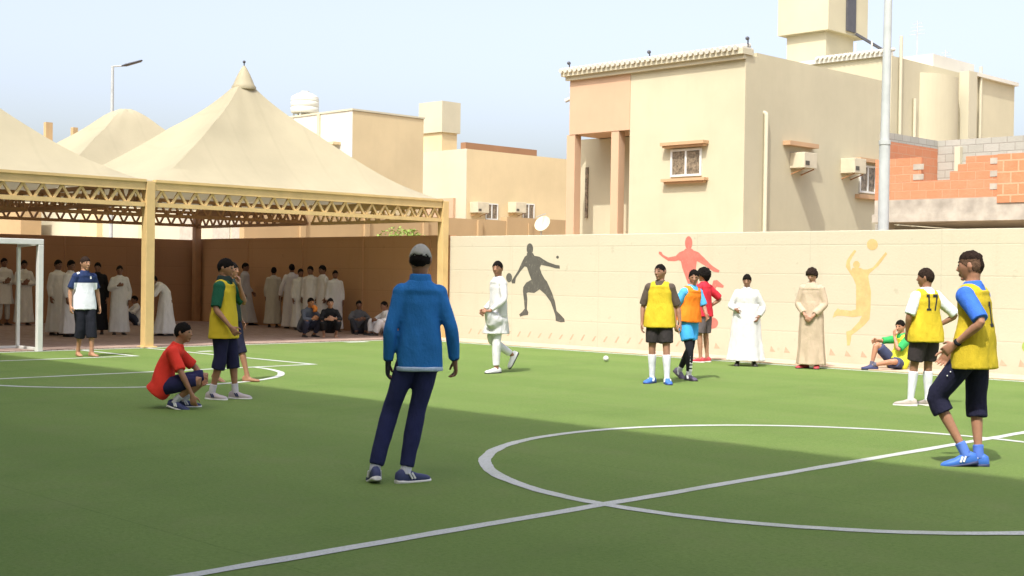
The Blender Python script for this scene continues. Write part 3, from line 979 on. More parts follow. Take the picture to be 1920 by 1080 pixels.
# ================================================================== people
VL = bpy.context.view_layer
def solidify(mb, voxel, smooth=5, wrinkle=None, fac=.5):
    """fuse overlapping closed pieces into one continuous surface"""
    me = mb.mesh('tmp')
    o = bpy.data.objects.new('tmp', me)
    COL.objects.link(o)
    r = o.modifiers.new('r', 'REMESH'); r.mode = 'VOXEL'; r.voxel_size = voxel
    if smooth:
        s_ = o.modifiers.new('s', 'SMOOTH'); s_.iterations = smooth; s_.factor = fac
    dg = bpy.context.evaluated_depsgraph_get()
    out = bpy.data.meshes.new_from_object(o.evaluated_get(dg))
    bpy.data.objects.remove(o); bpy.data.meshes.remove(me)
    if wrinkle:
        amp, fr, st = wrinkle
        off = V((random.uniform(0, 50), random.uniform(0, 50), random.uniform(0, 50)))
        ns = [v.normal.copy() for v in out.vertices]
        for v, n_ in zip(out.vertices, ns):
            p = V((v.co.x * fr, v.co.y * fr, v.co.z * fr * st)) + off
            v.co += n_ * amp * (noise.noise(p) + .5 * noise.noise(p * 2.3))
    for p in out.polygons: p.use_smooth = True
    return out
def obj_mesh(name, me, mats, parent=None):
    me.name = name
    for mt in (mats if isinstance(mats, (list, tuple)) else [mats]): me.materials.append(mt)
    o = bpy.data.objects.new(name, me)
    COL.objects.link(o)
    if parent: o.parent = parent
    return o

LEGR = [(0, .092), (.12, .088), (.25, .079), (.42, .061), (.5, .056), (.58, .056), (.68, .055), (.8, .045), (.92, .036), (1, .035)]
ARMR = [(0, .056), (.12, .053), (.3, .046), (.45, .039), (.5, .038), (.6, .040), (.75, .034), (.92, .026), (1, .025)]
def prof(tab, t):
    for (a, ra), (b_, rb) in zip(tab, tab[1:]):
        if t <= b_: return ra + (rb - ra) * (t - a) / (b_ - a)
    return tab[-1][1]
def limb_pt(p, t):
    a, k, e = p
    # slightly rounded joint
    if t < .44: return a.lerp(k, t / .5)
    if t > .56: return k.lerp(e, (t - .5) / .5)
    u = (t - .44) / .12
    q0, q2 = a.lerp(k, .88), k.lerp(e, .12)
    return q0 * (1 - u) ** 2 + k * 2 * u * (1 - u) + q2 * u * u
def limb(mb, p, tab, t0, t1, inf=0, end=None, n=14, side=None, girth=.94):
    k = max(4, int((t1 - t0) * 16))
    pts, rs = [], []
    for i in range(k + 1):
        t = t0 + (t1 - t0) * i / k
        pts.append(limb_pt(p, t))
        e = inf if end is None else inf + (end - inf) * (i / k)
        rs.append(prof(tab, t) * girth + e)
    mb.tube(pts, rs, n=n, side=side)

TORSO = [(.80, .10, .075), (.84, .145, .095), (.89, .168, .108), (.95, .162, .102), (1.03, .142, .092), (1.10, .140, .092), (1.2, .152, .102), (1.30, .165, .106), (1.35, .152, .096), (1.385, .125, .084), (1.42, .092, .070), (1.445, .070, .062), (1.475, .056, .056)]

class Skel:
    def __init__(s, pose):
        g = lambda k, d: V(pose.get(k, d))
        s.pel = g('pel', (0, 0, .92)); s.chest = g('chest', (0, 0, 1.385))
        s.sh = g('sh', (0, 1, 0)).normalized()           # axis towards the left shoulder
        s.hp = g('hp', (0, 1, 0)).normalized()
        s.bow = g('bow', (0, 0, 0))
        s.up = (s.chest - s.pel).normalized()
        s.updir = g('neckdir', tuple(s.up)).normalized()
        s.head = g('head', tuple(s.chest + s.updir * .195 + V((.015, 0, .01))))
        sw, hw = pose.get('sw', .148), pose.get('hw', .08)
        s.shL, s.shR = s.chest + s.sh * sw - s.up * .026, s.chest - s.sh * sw - s.up * .026
        hd = V((0, 0, -.02))
        s.hiL, s.hiR = s.pel + s.hp * hw + hd, s.pel - s.hp * hw + hd
        s.eL, s.eR = g('eL', (-.02, .212, 1.10)), g('eR', (-.02, -.212, 1.10))
        s.wL, s.wR = g('wL', (.05, .225, .86)), g('wR', (.05, -.225, .86))
        s.kL, s.kR = g('kL', (.015, .095, .50)), g('kR', (.015, -.095, .50))
        s.aL, s.aR = g('aL', (-.02, .105, .085)), g('aR', (-.02, -.105, .085))
        s.toe = {'L': pose.get('toeL', 8), 'R': pose.get('toeR', -8)}
        s.fp = {'L': pose.get('fpL', 0), 'R': pose.get('fpR', 0)}
        s.yaw, s.pitch, s.tilt = pose.get('yaw', 0), pose.get('pitch', 0), pose.get('tilt', 0)
        s.curl = pose.get('curl', .5)
        s.hdL, s.hdR = pose.get('hdL'), pose.get('hdR')
        s.down = g('down', tuple(-s.up)).normalized()
        s.girth = pose.get('girth', .9)
        s.lg = pose.get('lg', max(.82, s.girth)); s.hemw = pose.get('hemw', .090 + .092 * s.lg)
    def leg(s, k): return (s.hiL, s.kL, s.aL) if k == 'L' else (s.hiR, s.kR, s.aR)
    def arm(s, k): return (s.shL, s.eL, s.wL) if k == 'L' else (s.shR, s.eR, s.wR)
    def spine(s, z):
        u = (z - .92) / .465
        if u < 0: return s.pel + s.down * (.92 - z)
        if u > 1: return s.chest + s.updir * (z - 1.385)
        return s.pel.lerp(s.chest, u) + s.bow * math.sin(math.pi * u)
    def side(s, z):
        u = min(1, max(0, (z - .92) / .465))
        return (s.hp * (1 - u) + s.sh * u).normalized()
def torso(mb, sk, z0, z1, inf=0, n=22, end=0, flare=None, kx=1.0):
    zs = sorted({z0, z1} | {z for z, *_ in TORSO if z0 < z < z1} | {z0 + (z1 - z0) * i / 12 for i in range(13)})
    rings = []
    pts = [sk.spine(z) for z in zs]
    for i, z in enumerate(zs):
        a = prof([(q[0], q[1]) for q in TORSO], max(z, .88 if inf else .80)) * (sk.girth if z < 1.36 else 1) * kx
        d = prof([(q[0], q[2]) for q in TORSO], max(z, .88 if inf else .80)) * (sk.girth ** 1.6 if z < 1.36 else 1)
        if inf > .0165:                                       # tops hang straight from chest to hem
            q = min(1, max(0, (z - .95) / .30)); q = q * q * (3 - 2 * q)
            a0, d0 = sk.hemw, .112 * max(.9, sk.girth)
            if z < 1.3: a = max(a, a0 * (1 - q) + .150 * sk.girth * q); d = max(d, d0 * (1 - q) + .098 * sk.girth * q)
        e = inf
        if flare and z < flare[0]: e = inf + flare[1] * (flare[0] - z) / (flare[0] - z0)
        t = (pts[min(i + 1, len(pts) - 1)] - pts[max(i - 1, 0)]).normalized()
        sd = sk.side(z); sd = (sd - t * sd.dot(t)).normalized(); fw = sd.cross(t)
        ring = []
        for k in range(n):
            th = 2 * math.pi * k / n
            c_, s_ = math.cos(th), math.sin(th)
            pw = .8
            ring.append(pts[i] + sd * (a + e) * math.copysign(abs(c_) ** pw, c_) + fw * (d + e) * math.copysign(abs(s_) ** pw, s_))
        rings.append(ring)
    mb.loft(rings)

def head_r(d):
    ax = .098 if d.x > 0 else .102
    ay, az = .076, (.112 if d.z > 0 else .118)
    if d.z < 0:
        ay *= 1 - .26 * min(1, (-d.z) ** 1.4)
        if d.x < 0: ax *= 1 - .30 * min(1, (-d.z) ** 1.0)
    r = 1 / math.sqrt((d.x / ax) ** 2 + (d.y / ay) ** 2 + (d.z / az) ** 2)
    if d.x > .6:                                             # eye sockets
        for sy in (1, -1):
            q = (V((d.x, d.y, d.z)) - V((.93, .32 * sy, .12))).length
            if q < .2: r -= .006 * (1 - q / .2)
    return r
def head_mat(sk):
    return Matrix.Translation(sk.head) @ (Matrix.Rotation(R(sk.yaw), 4, 'Z') @ Matrix.Rotation(R(sk.pitch), 4, 'Y') @ Matrix.Rotation(R(sk.tilt), 4, 'X'))
def add_head(mb, sk):
    h = MB()
    h.ball((0, 0, 0), 1, 36, 26, fn=head_r)
    h.tube([(.082, 0, .026), (.098, 0, .0), (.109, 0, -.024), (.094, 0, -.034)], [(.007, .008), (.010, .010), (.016, .012), (.012, .008)], side=(0, 1, 0), n=10)
    for sy in (1, -1):
        h.tube([(-.012, .068 * sy, -.03), (-.014, .078 * sy, 0), (-.010, .073 * sy, .032)], [(.006, .010), (.008, .017), (.007, .014)], side=(0, 1, 0), n=10)
        h.tube([(.084, .014 * sy, .037), (.088, .034 * sy, .041), (.074, .052 * sy, .034)], .007, n=8)
        h.ball((.084, .031 * sy, .014), (.011, .013, .010), 10, 8)
    h.ball((.087, 0, -.056), (.012, .024, .008), 12, 8)
    h.ball((.087, 0, -.069), (.010, .020, .007), 12, 8)
    h.ball((.064, 0, -.092), (.020, .026, .018), 12, 8)
    h.xf(head_mat(sk))
    mb.add(h.v, h.f)
    nb = sk.head + (head_mat(sk).to_3x3() @ V((-.018, 0, -.055)))
    mb.tube([sk.spine(1.40), sk.spine(1.45), nb.lerp(sk.spine(1.45), .4), nb], [.066, .058, .054, .058], n=14)
def add_hand(mb, w_, d, nrm, thumb, curl=.5, k=1.0):
    """palm, four unequal bent fingers and a thumb from the side of the palm"""
    d = d.normalized()
    nrm = (nrm - d * nrm.dot(d)).normalized()
    wd = d.cross(nrm).normalized()
    if wd.dot(thumb) < 0: wd = -wd                            # wd points to the thumb side
    P = lambda a, b_, c_: w_ + d * a * k + wd * b_ * k + nrm * c_ * k
    mb.tube([P(-.02, 0, 0), P(.01, 0, 0), P(.04, .002, 0), P(.075, .001, 0), P(.092, -.001, 0)], [(.026 * k, .021 * k), (.030 * k, .019 * k), (.040 * k, .017 * k), (.043 * k, .014 * k), (.040 * k, .010 * k)], side=wd, n=14)
    for i, (y, L) in enumerate(((.033, .072), (.0115, .080), (-.0105, .075), (-.031, .058))):
        a = .12 + curl * (.55 + .12 * i)
        p = P(.080, y, 0)
        pts = [p - d * .02 * k, p]
        ang = 0
        dirv = d
        for j, fr in enumerate((.45, .31, .24)):
            ang += a * (.8 if j == 0 else 1.0)
            dirv = d * math.cos(ang) + nrm * math.sin(ang) + wd * (.05 * (1.2 - i))
            p = p + dirv.normalized() * L * fr * k
            pts.append(p)
        mb.tube(pts, [.0095 * k, .0097 * k, .0092 * k, .0084 * k, .0066 * k], n=9)
    b0 = P(.022, .030, .004)
    t1 = b0 + (d * .62 + wd * .65 + nrm * .30).normalized() * .038 * k
    t2 = t1 + (d * .85 + wd * .25 + nrm * .42).normalized() * .030 * k
    t3 = t2 + (d * .9 + nrm * .45).normalized() * .022 * k
    mb.tube([P(.012, .018, 0), b0, t1, t2, t3], [.014 * k, .014 * k, .0112 * k, .0102 * k, .0076 * k], n=9)

SHOE = [(-.082, .016, .045), (-.074, .030, .078), (-.045, .036, .098), (0, .039, .10), (.045, .042, .082), (.09, .047, .062), (.14, .049, .052), (.175, .043, .044), (.198, .028, .034), (.206, .012, .022)]
def foot_matrix(sk, k):
    a = sk.aL if k == 'L' else sk.aR
    return Matrix.Translation(a) @ Matrix.Rotation(R(sk.toe[k]), 4, 'Z') @ Matrix.Rotation(R(sk.fp[k]), 4, 'Y') @ Matrix.Translation((0, 0, -.085))
def shoe_mesh(grow=1, hk=1, z0=0.0, sole=False, bare=False):
    b = MB()
    rings = []
    n = 18
    for x, w_, h in SHOE:
        if sole: h = .024 + (.008 if x < 0 else 0); w_ += .005; x *= 1.025
        if bare: w_ *= .88; h *= (.8 if x > .04 else .95); x *= .93
        h *= hk
        ring = []
        for j in range(n):
            th = 2 * math.pi * j / n
            c_, s_ = math.cos(th), math.sin(th)
            yy = w_ * math.copysign(abs(c_) ** .6, c_)
            zz = h * .5 + h * .5 * math.copysign(abs(s_) ** (.55 if s_ < 0 else .85), s_)
            ring.append(V((x, yy * (1 - .25 * max(0, zz / .1 - .35)), z0 + zz)))
        rings.append(ring)
    b.loft(rings)
    return b

def patch(name, polys, garment, mat, d, off=.004, origin=V((0, 0, 0)), thick=.003):
    """print shapes (in the plane facing -d) projected on to a garment"""
    bvh = BVHTree.FromPolygons([v.co for v in garment.data.vertices], [tuple(p.vertices) for p in garment.data.polygons])
    d = V(d).normalized()
    sd = V((0, 0, 1)).cross(d).normalized() * -1              # reader's right
    b = MB()
    for quad in polys:
        N = 8
        pts = []
        for i in range(N + 1):
            for j in range(N + 1):
                u, v = i / N, j / N
                a = V(quad[0]).lerp(V(quad[1]), u); c_ = V(quad[3]).lerp(V(quad[2]), u)
                q = a.lerp(c_, v)
                o = origin + sd * q.x + V((0, 0, q.y)) - d * 1.0
                hit, nn, _, _ = bvh.ray_cast(o, d)
                if hit is None: hit = o + d * 1.0
                pts.append(hit - d * off)
        M_ = N + 1
        b.add(pts, [(i * M_ + j, (i + 1) * M_ + j, (i + 1) * M_ + j + 1, i * M_ + j + 1) for i in range(N) for j in range(N)])
    o = b.build(name, mat, None)
    o.parent = garment
    return o

BROWN = (.27, .135, .075)
def person(label, px, py, top, phi, pose=None, skin_c=BROWN, hair='short', hair_mat=None, hair_th=.09, group=None,
           thobe=None, shirt=None, bib=None, shorts=None, trousers=None, socks=None, shoes=None, cap=None, vox=.008,
           sleeves=None, at=None, H=None, extra=None, scarf=None, leggings=None):
    pose = pose or {}
    loc = at if at is not None else ground(px, py)
    if H is None:
        yh = 514.5 + .0147 * (px - 960)
        H = CAMH * (py - top) / (py - yh)
    s = H / 1.72
    th = math.degrees(math.atan((px - 960) / F))
    yawW = R(-45 - th + phi)
    if 'lift' in pose: loc = loc + V((0, 0, pose['lift']))
    SM = Matrix.Scale(s, 4)
    sk = Skel(pose)
    # ---- body
    b = MB()
    torso(b, sk, .80, 1.475)
    add_head(b, sk)
    for k in 'LR':
        limb(b, sk.leg(k), LEGR, 0, 1, girth=sk.lg)
        limb(b, sk.arm(k), ARMR, 0, 1, side=None)
        a = sk.arm(k)
        b.ball(a[0], .057, 12, 8)
        hd = sk.hdL if k == 'L' else sk.hdR
        d = V(hd[0]) if hd else (a[2] - a[1])
        nrm = V(hd[1]) if hd else V((0, -1 if k == 'L' else 1, 0))
        tmb = V(hd[2]) if hd and len(hd) > 2 else V((1, 0, .2))
        add_hand(b, a[2], d, nrm, tmb, sk.curl)
        f = shoe_mesh(bare=True)
        if shoes is None:
            for i, (y, r_) in enumerate(((.028, .013), (.010, .0105), (-.006, .010), (-.021, .0095), (-.034, .009))):
                f.tube([(.13, y, .016), (.185 - .006 * i - (.006 if i else 0), y * 1.02, .012)], [r_ * 1.05, r_ * .9], n=8)
        f.xf(Matrix.Scale(1 if shoes is None else .9, 4))
        f.xf(foot_matrix(sk, k))
        b.add(f.v, f.f)
        ft = foot_matrix(sk, k)
        b.tube([limb_pt(sk.leg(k), .93), ft @ V((0, 0, .07)), ft @ V((.01, 0, .04))], [.035, .038, .034], n=12)
    b.xf(SM)
    me = solidify(b, vox, 3)
    hm = SM @ head_mat(sk)
    me.materials.append(skin(skin_c)); me.materials.append(EYE); me.materials.append(LIP); me.materials.append(HAIR)
    inv = hm.inverted()
    for p in me.polygons:
        q = inv @ p.center
        if q.length > .17 or q.x < .03: continue
        for sy in (1, -1):
            if abs(q.y - .031 * sy) < .013 and abs(q.z - .014) < .0065: p.material_index = 1
            if abs(q.y - .033 * sy) < .021 and abs(q.z - .041) < .005: p.material_index = 3
        if abs(q.y) < .022 and -.069 < q.z < -.055: p.material_index = 2
    body = bpy.data.objects.new('person', me)
    COL.objects.link(body)
    body.location = loc
    body.rotation_euler = (0, 0, yawW)
    tag(body, label, 'person', group)
    vg = max(.009, vox * 1.15)
    def cloth(name, mb, mat, wr=(.0085, 6.5, .5), sm=6, parent=body, v=None):
        mb.xf(SM)
        return obj_mesh(name, solidify(mb, v or vg, sm, wr), mat, parent)
    # ---- hair
    if hair:
        def hr(d, cut=None):
            hz = math.hypot(d.x, d.y)
            c_ = d.x / hz if hz > 1e-4 else 0
            if cut is not None: thr, tk = cut, .075
            else:
                thr = {'short': -.15 + .53 * c_ + .05 * c_ * c_, 'fade': -.14 + .55 * c_, 'curly': -.25 + .62 * c_, 'long': -.40 + .72 * c_, 'under': -.1 + .45 * c_}[hair]
                tk = hair_th
                if hair == 'fade': tk = hair_th * (.22 + .95 * max(0, min(1, (d.z - .45) / .3)))
                if hair in ('curly', 'long'): tk *= (1 + .25 * abs(d.y))
                if hair == 'short': tk *= .35 + .85 * max(0, d.z) ** .7
            e = max(0, min(1, (d.z - thr +   .20 * noise.noise(d * 9 + V((py, px, 1)))) / .16 + .35))
            e = e * e * (3 - 2 * e)
            nz = 1
            if cut is None:
                nz = 1 + (.55 if hair in ('curly', 'long') else .55) * noise.noise(d * (7 if hair in ('curly', 'long') else 9) + V((px, py, 0)) * .37)
            return head_r(d) * (.88 + (.12 + tk * nz) * e)
        if hair != 'none':
            hb = MB().ball((0, 0, 0), 1, 44, 32, fn=hr)
            hb.xf(hm)
            ho = hb.build('hair', hair_mat or HAIR, None, smooth=True)
            if hair == 'fade':
                ho.data.materials.append(FADE)
                for p in ho.data.polygons:
                    if (inv @ p.center).z < .058 and (inv @ p.center).x > -.085: p.material_index = 1
            ho.parent = body
        if cap:
            cb = MB().ball((0, 0, .004), 1, 40, 30, fn=lambda d: hr(d, .17 - .12 * d.x) * 1.02)
            cb.xf(hm)
            co = cb.build('cap', fabric(cap), None, smooth=True)
            co.parent = body
    # ---- lower clothes
    if leggings:
        for k in 'LR':
            b = MB(); limb(b, sk.leg(k), LEGR, .1, .93, .009)
            cloth('legging', b, fabric(leggings), (.002, 9, .6), 3)
    def pants(name, col_, t1, inf, end, mat=None):
        b = MB()
        torso(b, sk, .80, 1.02, .016)
        for k in 'LR': limb(b, sk.leg(k), LEGR, 0, t1, inf, end, girth=sk.lg)
        return cloth(name, b, mat or fabric(col_), (.007, 8, .6))
    if shorts: pants('shorts', shorts[0], shorts[1], .022, shorts[2])
    if trousers: pants('trousers', trousers[0], trousers[1], .012, trousers[2])
    if socks:
        for k in 'LR':
            b = MB(); limb(b, sk.leg(k), LEGR, socks[1], 1, .008)
            ft = foot_matrix(sk, k)
            b.tube([sk.leg(k)[2], ft @ V((.0, 0, .06))], .042, n=12)
            cloth('sock', b, fabric(socks[0]), (.002, 14, 1), 3, v=max(.007, vox))
    if shoes:
        for k in 'LR':
            f = shoe_mesh().xf(foot_matrix(sk, k)).xf(SM)
            so_ = f.build('shoe', shoes[0], None, smooth=True); so_.parent = body
            f = shoe_mesh(sole=True, z0=-.006).xf(foot_matrix(sk, k)).xf(SM)
            q = f.build('sole', shoes[1], None, smooth=True); q.parent = so_
            if len(shoes) > 2:                                # side stripes
                for sy in (1, -1):
                    for xo in (0, .024):
                        st_ = MB().bar((.03 + xo, .046 * sy, .03), (.005 + xo, .041 * sy, .072), .012, .012)
                        st_.xf(foot_matrix(sk, k)).xf(SM)
                        q = st_.build('stripe', shoes[2], None); q.parent = so_
    # ---- upper clothes
    parts = {}
    def top_(name, col_, z0, sl, inf, sleeve_inf, mat=None, sl_mat=None, flare=None):
        b = MB()
        torso(b, sk, z0, 1.455, inf, flare=flare)
        for k in 'LR':
            limb(b, sk.arm(k), ARMR, 0, sl, sleeve_inf, sleeve_inf + (.012 if sl < .5 else .004))
            a = sk.arm(k)
            b.ball(a[0], .058 + sleeve_inf, 16, 12)
            b.tube([sk.spine(1.41), a[0]], [.05 + inf, .045 + sleeve_inf], n=14)
        o = cloth(name, b, mat or fabric(col_))
        cb = MB().tube([sk.spine(1.435), sk.spine(1.478) + V((.004, 0, 0))], [(.084), (.066)], n=18)
        cloth('collar', cb, mat or fabric(col_), None, 2, o)
        return o
    if shirt:
        parts['shirt'] = top_('shirt', shirt[0], shirt[1], shirt[2], .018, .011 if shirt[2] > .6 else .018, mat=shirt[3] if len(shirt) > 3 else None, flare=(1.05, .02 if shirt[2] < .6 else .0))
    if sleeves:                                              # sleeves of another colour
        for k in 'LR':
            b = MB(); b.ball(sk.arm(k)[0], .08, 16, 12); limb(b, sk.arm(k), ARMR, .03, sleeves[1], .021, .032)
            cloth('sleeve', b, fabric(sleeves[0]), parent=parts['shirt'])
    if bib:
        b = MB()
        z0 = bib[1]
        torso(b, sk, z0, 1.40, .032, flare=(1.15, .03))
        for sy in (1, -1):                                    # shoulder straps
            c_ = sk.spine(1.368) + sk.sh * (.098 * sy)
            b.ball(c_, (.094, .052, .090), 20, 14)
            b.ball(sk.spine(1.385) + sk.sh * (.062 * sy), (.094, .050, .078), 20, 14)
        parts['bib'] = cloth('bib', b, fabric(bib[0]), (.008, 8, .6))
    if thobe:
        col_, hem = thobe[0], thobe[1]
        b = MB()
        torso(b, sk, 1.08, 1.455, .026)
        sl = thobe[2] if len(thobe) > 2 else .95
        for k in 'LR':
            a = sk.arm(k)
            limb(b, sk.arm(k), ARMR, 0, sl, .022, .026)
            b.ball(a[0], .077, 16, 12)
            b.tube([sk.spine(1.40), a[0]], [.062, .064], n=14)
        cen = (sk.aL + sk.aR) / 2; cen = V((cen.x, cen.y, 0))
        sep = (sk.aL - sk.aR); sep.z = 0
        ax_ = sk.hp
        p0 = sk.spine(1.14)
        if 'hem' in pose: cen = V(pose['hem'])
        n = 40
        rings = []
        ph = random.uniform(0, 6)
        for i in range(15):
            u = i / 14
            z = p0.z + (hem - p0.z) * u
            c_ = p0.lerp(V((cen.x, cen.y, hem)), u) + V(pose.get('skirtbow', (0, 0, 0))) * math.sin(math.pi * u)
            ra = (.206 * sk.girth + .02 * math.sin(math.pi * min(1, u * 1.6)) * .5 + .03 * u + .04 * u * u + max(0, abs(sep.dot(ax_)) / 2 - .1) * u) * (1.0)
            rb = .142 * sk.girth ** 1.3 + .02 * math.sin(math.pi * min(1, u * 1.8)) * .6 + .035 * u + .05 * u * u + max(0, abs(sep.dot(ax_.cross(V((0, 0, 1))))) / 2) * u
            fw = ax_.cross(V((0, 0, 1)))
            ring = []
            for k in range(n):
                th_ = 2 * math.pi * k / n
                fold = 1 + u * (.055 * math.cos(7 * th_ + ph) + .04 * math.cos(11 * th_ + ph * 2 + u))
                ring.append(c_ + ax_ * ra * fold * math.cos(th_) + fw * rb * fold * math.sin(th_))
            rings.append(ring)
        b.loft(rings)
        parts['thobe'] = cloth('thobe', b, fabric(col_), (.007, 7, .45), 10)
        cb = MB().tube([sk.spine(1.435), sk.spine(1.485) + V((.004, 0, 0))], [(.082), (.064)], n=18)
        cloth('collar', cb, fabric(col_), None, 2, parts['thobe'])
    if scarf:
        b = MB().tube([sk.spine(1.40), sk.spine(1.45), sk.spine(1.50)], [.105, .098, .08], n=18)
        cloth('scarf', b, fabric(scarf), (.008, 14, 1), 2)
    if extra: extra(body, sk, SM, cloth, parts)
    return body

YEL = (.58, .43, .028)
WHITE = (.62, .61, .61)
SW = simple('white_shoe_rubber', (.70, .68, .66), .6)
SNAVY = simple('navy_shoe_upper', (.035, .045, .12), .6)
SBLUE = simple('bright_blue_shoe_upper', (.05, .16, .55), .5)
SBLK = simple('black_leather', (.025, .022, .022), .45)
SGREY = simple('grey_shoe_upper', (.42, .36, .36), .6)
SRED = simple('red_shoe_upper', (.45, .05, .06), .6)
INK = simple('black_print', (.02, .02, .025), .7)
WINK = simple('white_print', (.78, .78, .76), .7)

# 1. young man in the blue jacket, seen from behind
def ex_blue(body, sk, SM, cloth, parts):
    b = MB(); 
    zs = (.872, .90)
    torso(b, sk, .802, .836, .027)
    cloth('hem_band', b, fabric((.42, .52, .66)), (.003, 8, .6), 2, parts['shirt'])
    b = MB().tube([sk.spine(1.42), sk.spine(1.50)], [.088, .074], n=20)
    cloth('high_collar', b, fabric((.024, .16, .44)), (.003, 10, 1), 2, parts['shirt'])
    for k in 'LR':
        a = sk.arm(k); d = (a[2] - a[1]).normalized()
        b = MB().tube([a[2] - d * .055, a[2] - d * .012], .037, n=14)
        cloth('cuff', b, fabric((.018, .035, .12)), (.002, 10, 1), 2, parts['shirt'])
    a = sk.arm('L')
    b = MB(); add_hand(b, a[2], a[2] - a[1], V((0, -1, 0)), V((1, 0, .2)), sk.curl, 1.12)
    cloth('glove', b, fabric((.03, .03, .04)), None, 2, v=.006)
person('young man seen from behind in blue zip jacket, navy trousers and grey knitted cap', 783, 903, 456, 186,
       dict(girth=.84, lg=.78, hw=.07, hemw=.146, aL=(-.02, .31, .10), kL=(.05, .20, .50), aR=(-.03, .09, .085), kR=(.02, .01, .50), toeL=4, toeR=-62, fpL=14,
            eL=(-.05, .218, 1.11), wL=(.02, .222, .86), eR=(-.05, -.222, 1.11), wR=(.03, -.262, .87), yaw=-14, pitch=4, curl=.75, hp=(.05, 1, .02), sw=.132),
       skin_c=(.20, .10, .06), hair='under', hair_th=.05, cap=(.34, .33, .29), shirt=((.024, .16, .44), .81, .96), trousers=((.022, .026, .085), .965, .026),
       socks=((.6, .6, .68), .86), shoes=(SNAVY, SW, WINK), vox=.0055, extra=ex_blue)
# 2. crouching boy in red
person('crouching boy in bright red shirt and navy shorts touching the turf', 332, 765, 605, 78,
       dict(pel=(-.17, 0, .27), chest=(-.02, 0, .68), down=(-.5, 0, -.6), neckdir=(.25, 0, .95), bow=(-.04, 0, 0), head=(.06, 0, .885),
            kL=(.33, .13, .38), aL=(.05, .13, .085), kR=(.30, -.15, .35), aR=(.0, -.12, .095), toeL=10, toeR=-14, fpR=12,
            eL=(.17, .22, .46), wL=(.27, .10, .34), eR=(.10, -.24, .42), wR=(.22, -.22, .17), hdR=((.15, 0, -1), (.2, 1, 0), (1, 0, 0)), yaw=-6),
       at=ground(332, 765), H=1.56, hair_th=.12, shirt=((.72, .045, .028), .80, .42), shorts=((.022, .022, .07), .46, .03), shoes=(SNAVY, SW, WINK),
       socks=((.5, .5, .52), .88), vox=.0065)
# 3. boy in yellow bib, green sleeves
person('boy in yellow bib with dark green sleeves walking right with hand at mouth', 418, 748, 483, 66,
       dict(aL=(.12, .09, .085), kL=(.08, .09, .5), aR=(-.10, -.10, .085), kR=(-.0, -.09, .5), eR=(-.0, -.25, 1.10), wR=(.19, -.22, .88),
            eL=(.18, .20, 1.16), wL=(.17, .06, 1.38), hdL=((.1, -.2, 1), (-1, -.2, 0), (0, -1, 0)), yaw=6, pitch=6, toeL=5, toeR=-5, curl=.7),
       hair_th=.11, shirt=((.012, .085, .045), .88, .46), bib=(YEL, .74), shorts=((.018, .018, .05), .66, .034), scarf=(.02, .035, .03), shoes=(SGREY, SW, SNAVY),
       socks=((.55, .52, .55), .88), vox=.0065)
# 4. companion half hidden behind him
person('boy in dark shirt and shorts half hidden behind the yellow bib with green sleeves', 430, 715, 490, 58,
       dict(aL=(.24, .09, .085), kL=(.12, .09, .5), aR=(-.14, -.10, .11), kR=(.02, -.09, .48), fpR=20), shirt=((.02, .035, .03), .86, .5), shorts=((.018, .018, .04), .62, .03),
       shoes=None, vox=.008)
# 5. goalkeeper
def ex_keep(body, sk, SM, cloth, parts):
    patch('emblem', [((.055, 1.30), (.085, 1.30), (.085, 1.345), (.055, 1.345))], parts['shirt'], WINK, (-1, 0, 0), origin=V((0, 0, 0)))
    patch('shoulder_patch', [((-.15, 1.375), (-.10, 1.395), (-.10, 1.42), (-.15, 1.405))], parts['shirt'], WINK, (-1, 0, 0))
person('barefoot goalkeeper in navy and white shirt with long black shorts', 157, 668, 480, 22,
       dict(aL=(.12, .09, .085), kL=(.10, .09, .5), aR=(-.08, -.07, .085), kR=(.02, -.07, .5), eL=(-.03, .24, 1.11), wL=(.0, .27, .86), eR=(-.03, -.24, 1.11), wR=(.03, -.25, .86), yaw=14),
       skin_c=(.34, .18, .105), hair='short', hair_mat=HAIRB, hair_th=.10, shirt=((.02, .035, .10), .80, .40, fabric((.02, .035, .10), split=(1.235, (.74, .76, .80), .20))),
       shorts=((.014, .015, .022), .72, .045), vox=.008, extra=ex_keep)
# 6. boy in white holding up his robe
def ex_robe(body, sk, SM, cloth, parts):
    b = MB()                                                  # skirt gathered and lifted towards the hand
    n = 30
    rings = []
    for i in range(10):
        u = i / 9
        c_ = V((.0, 0, .98)).lerp(V((.035, 0, .60)), u)
        ra, rb = .172 + .03 * u, .13 + .075 * u
        rings.append([c_ + V((rb * math.cos(t) * (1 + .05 * math.cos(9 * t)), ra * math.sin(t), -.05 * u * math.cos(t) * 0)) for t in [2 * math.pi * k / n for k in range(n)]])
    b.loft(rings)
    b.tube([(-.02, .03, .80), (.08, .08, .78), (.18, .13, .83), (.26, .165, .90), (.31, .19, .95)], [(.15, .20), (.13, .17), (.09, .12), (.05, .07), (.02, .03)], side=(0, 1, 0), n=20)
    cloth('robe_skirt', b, fabric(WHITE), (.016, 9, .6), 4, parts['shirt'])
person('boy all in white holding up the hem of his robe as he walks', 932, 699, 488, -62,
       dict(aL=(.05, .07, .085), kL=(.06, .08, .5), aR=(-.29, -.07, .27), kR=(.07, -.08, .50), fpR=58, toeR=0, eL=(.02, .24, 1.12), wL=(.24, .19, .95), eR=(-.06, -.25, 1.12), wR=(.12, -.22, .95),
            yaw=38, curl=1.1, hdL=((1, 0, .1), (0, -.4, -1), (0, 0, 1))), skin_c=(.25, .125, .075),
       shirt=(WHITE, .86, .95), trousers=((.74, .73, .76), .96, .022), shoes=(simple('white_sock_cloth', (.72, .71, .74), .9), SBLK), vox=.0075, extra=ex_robe)
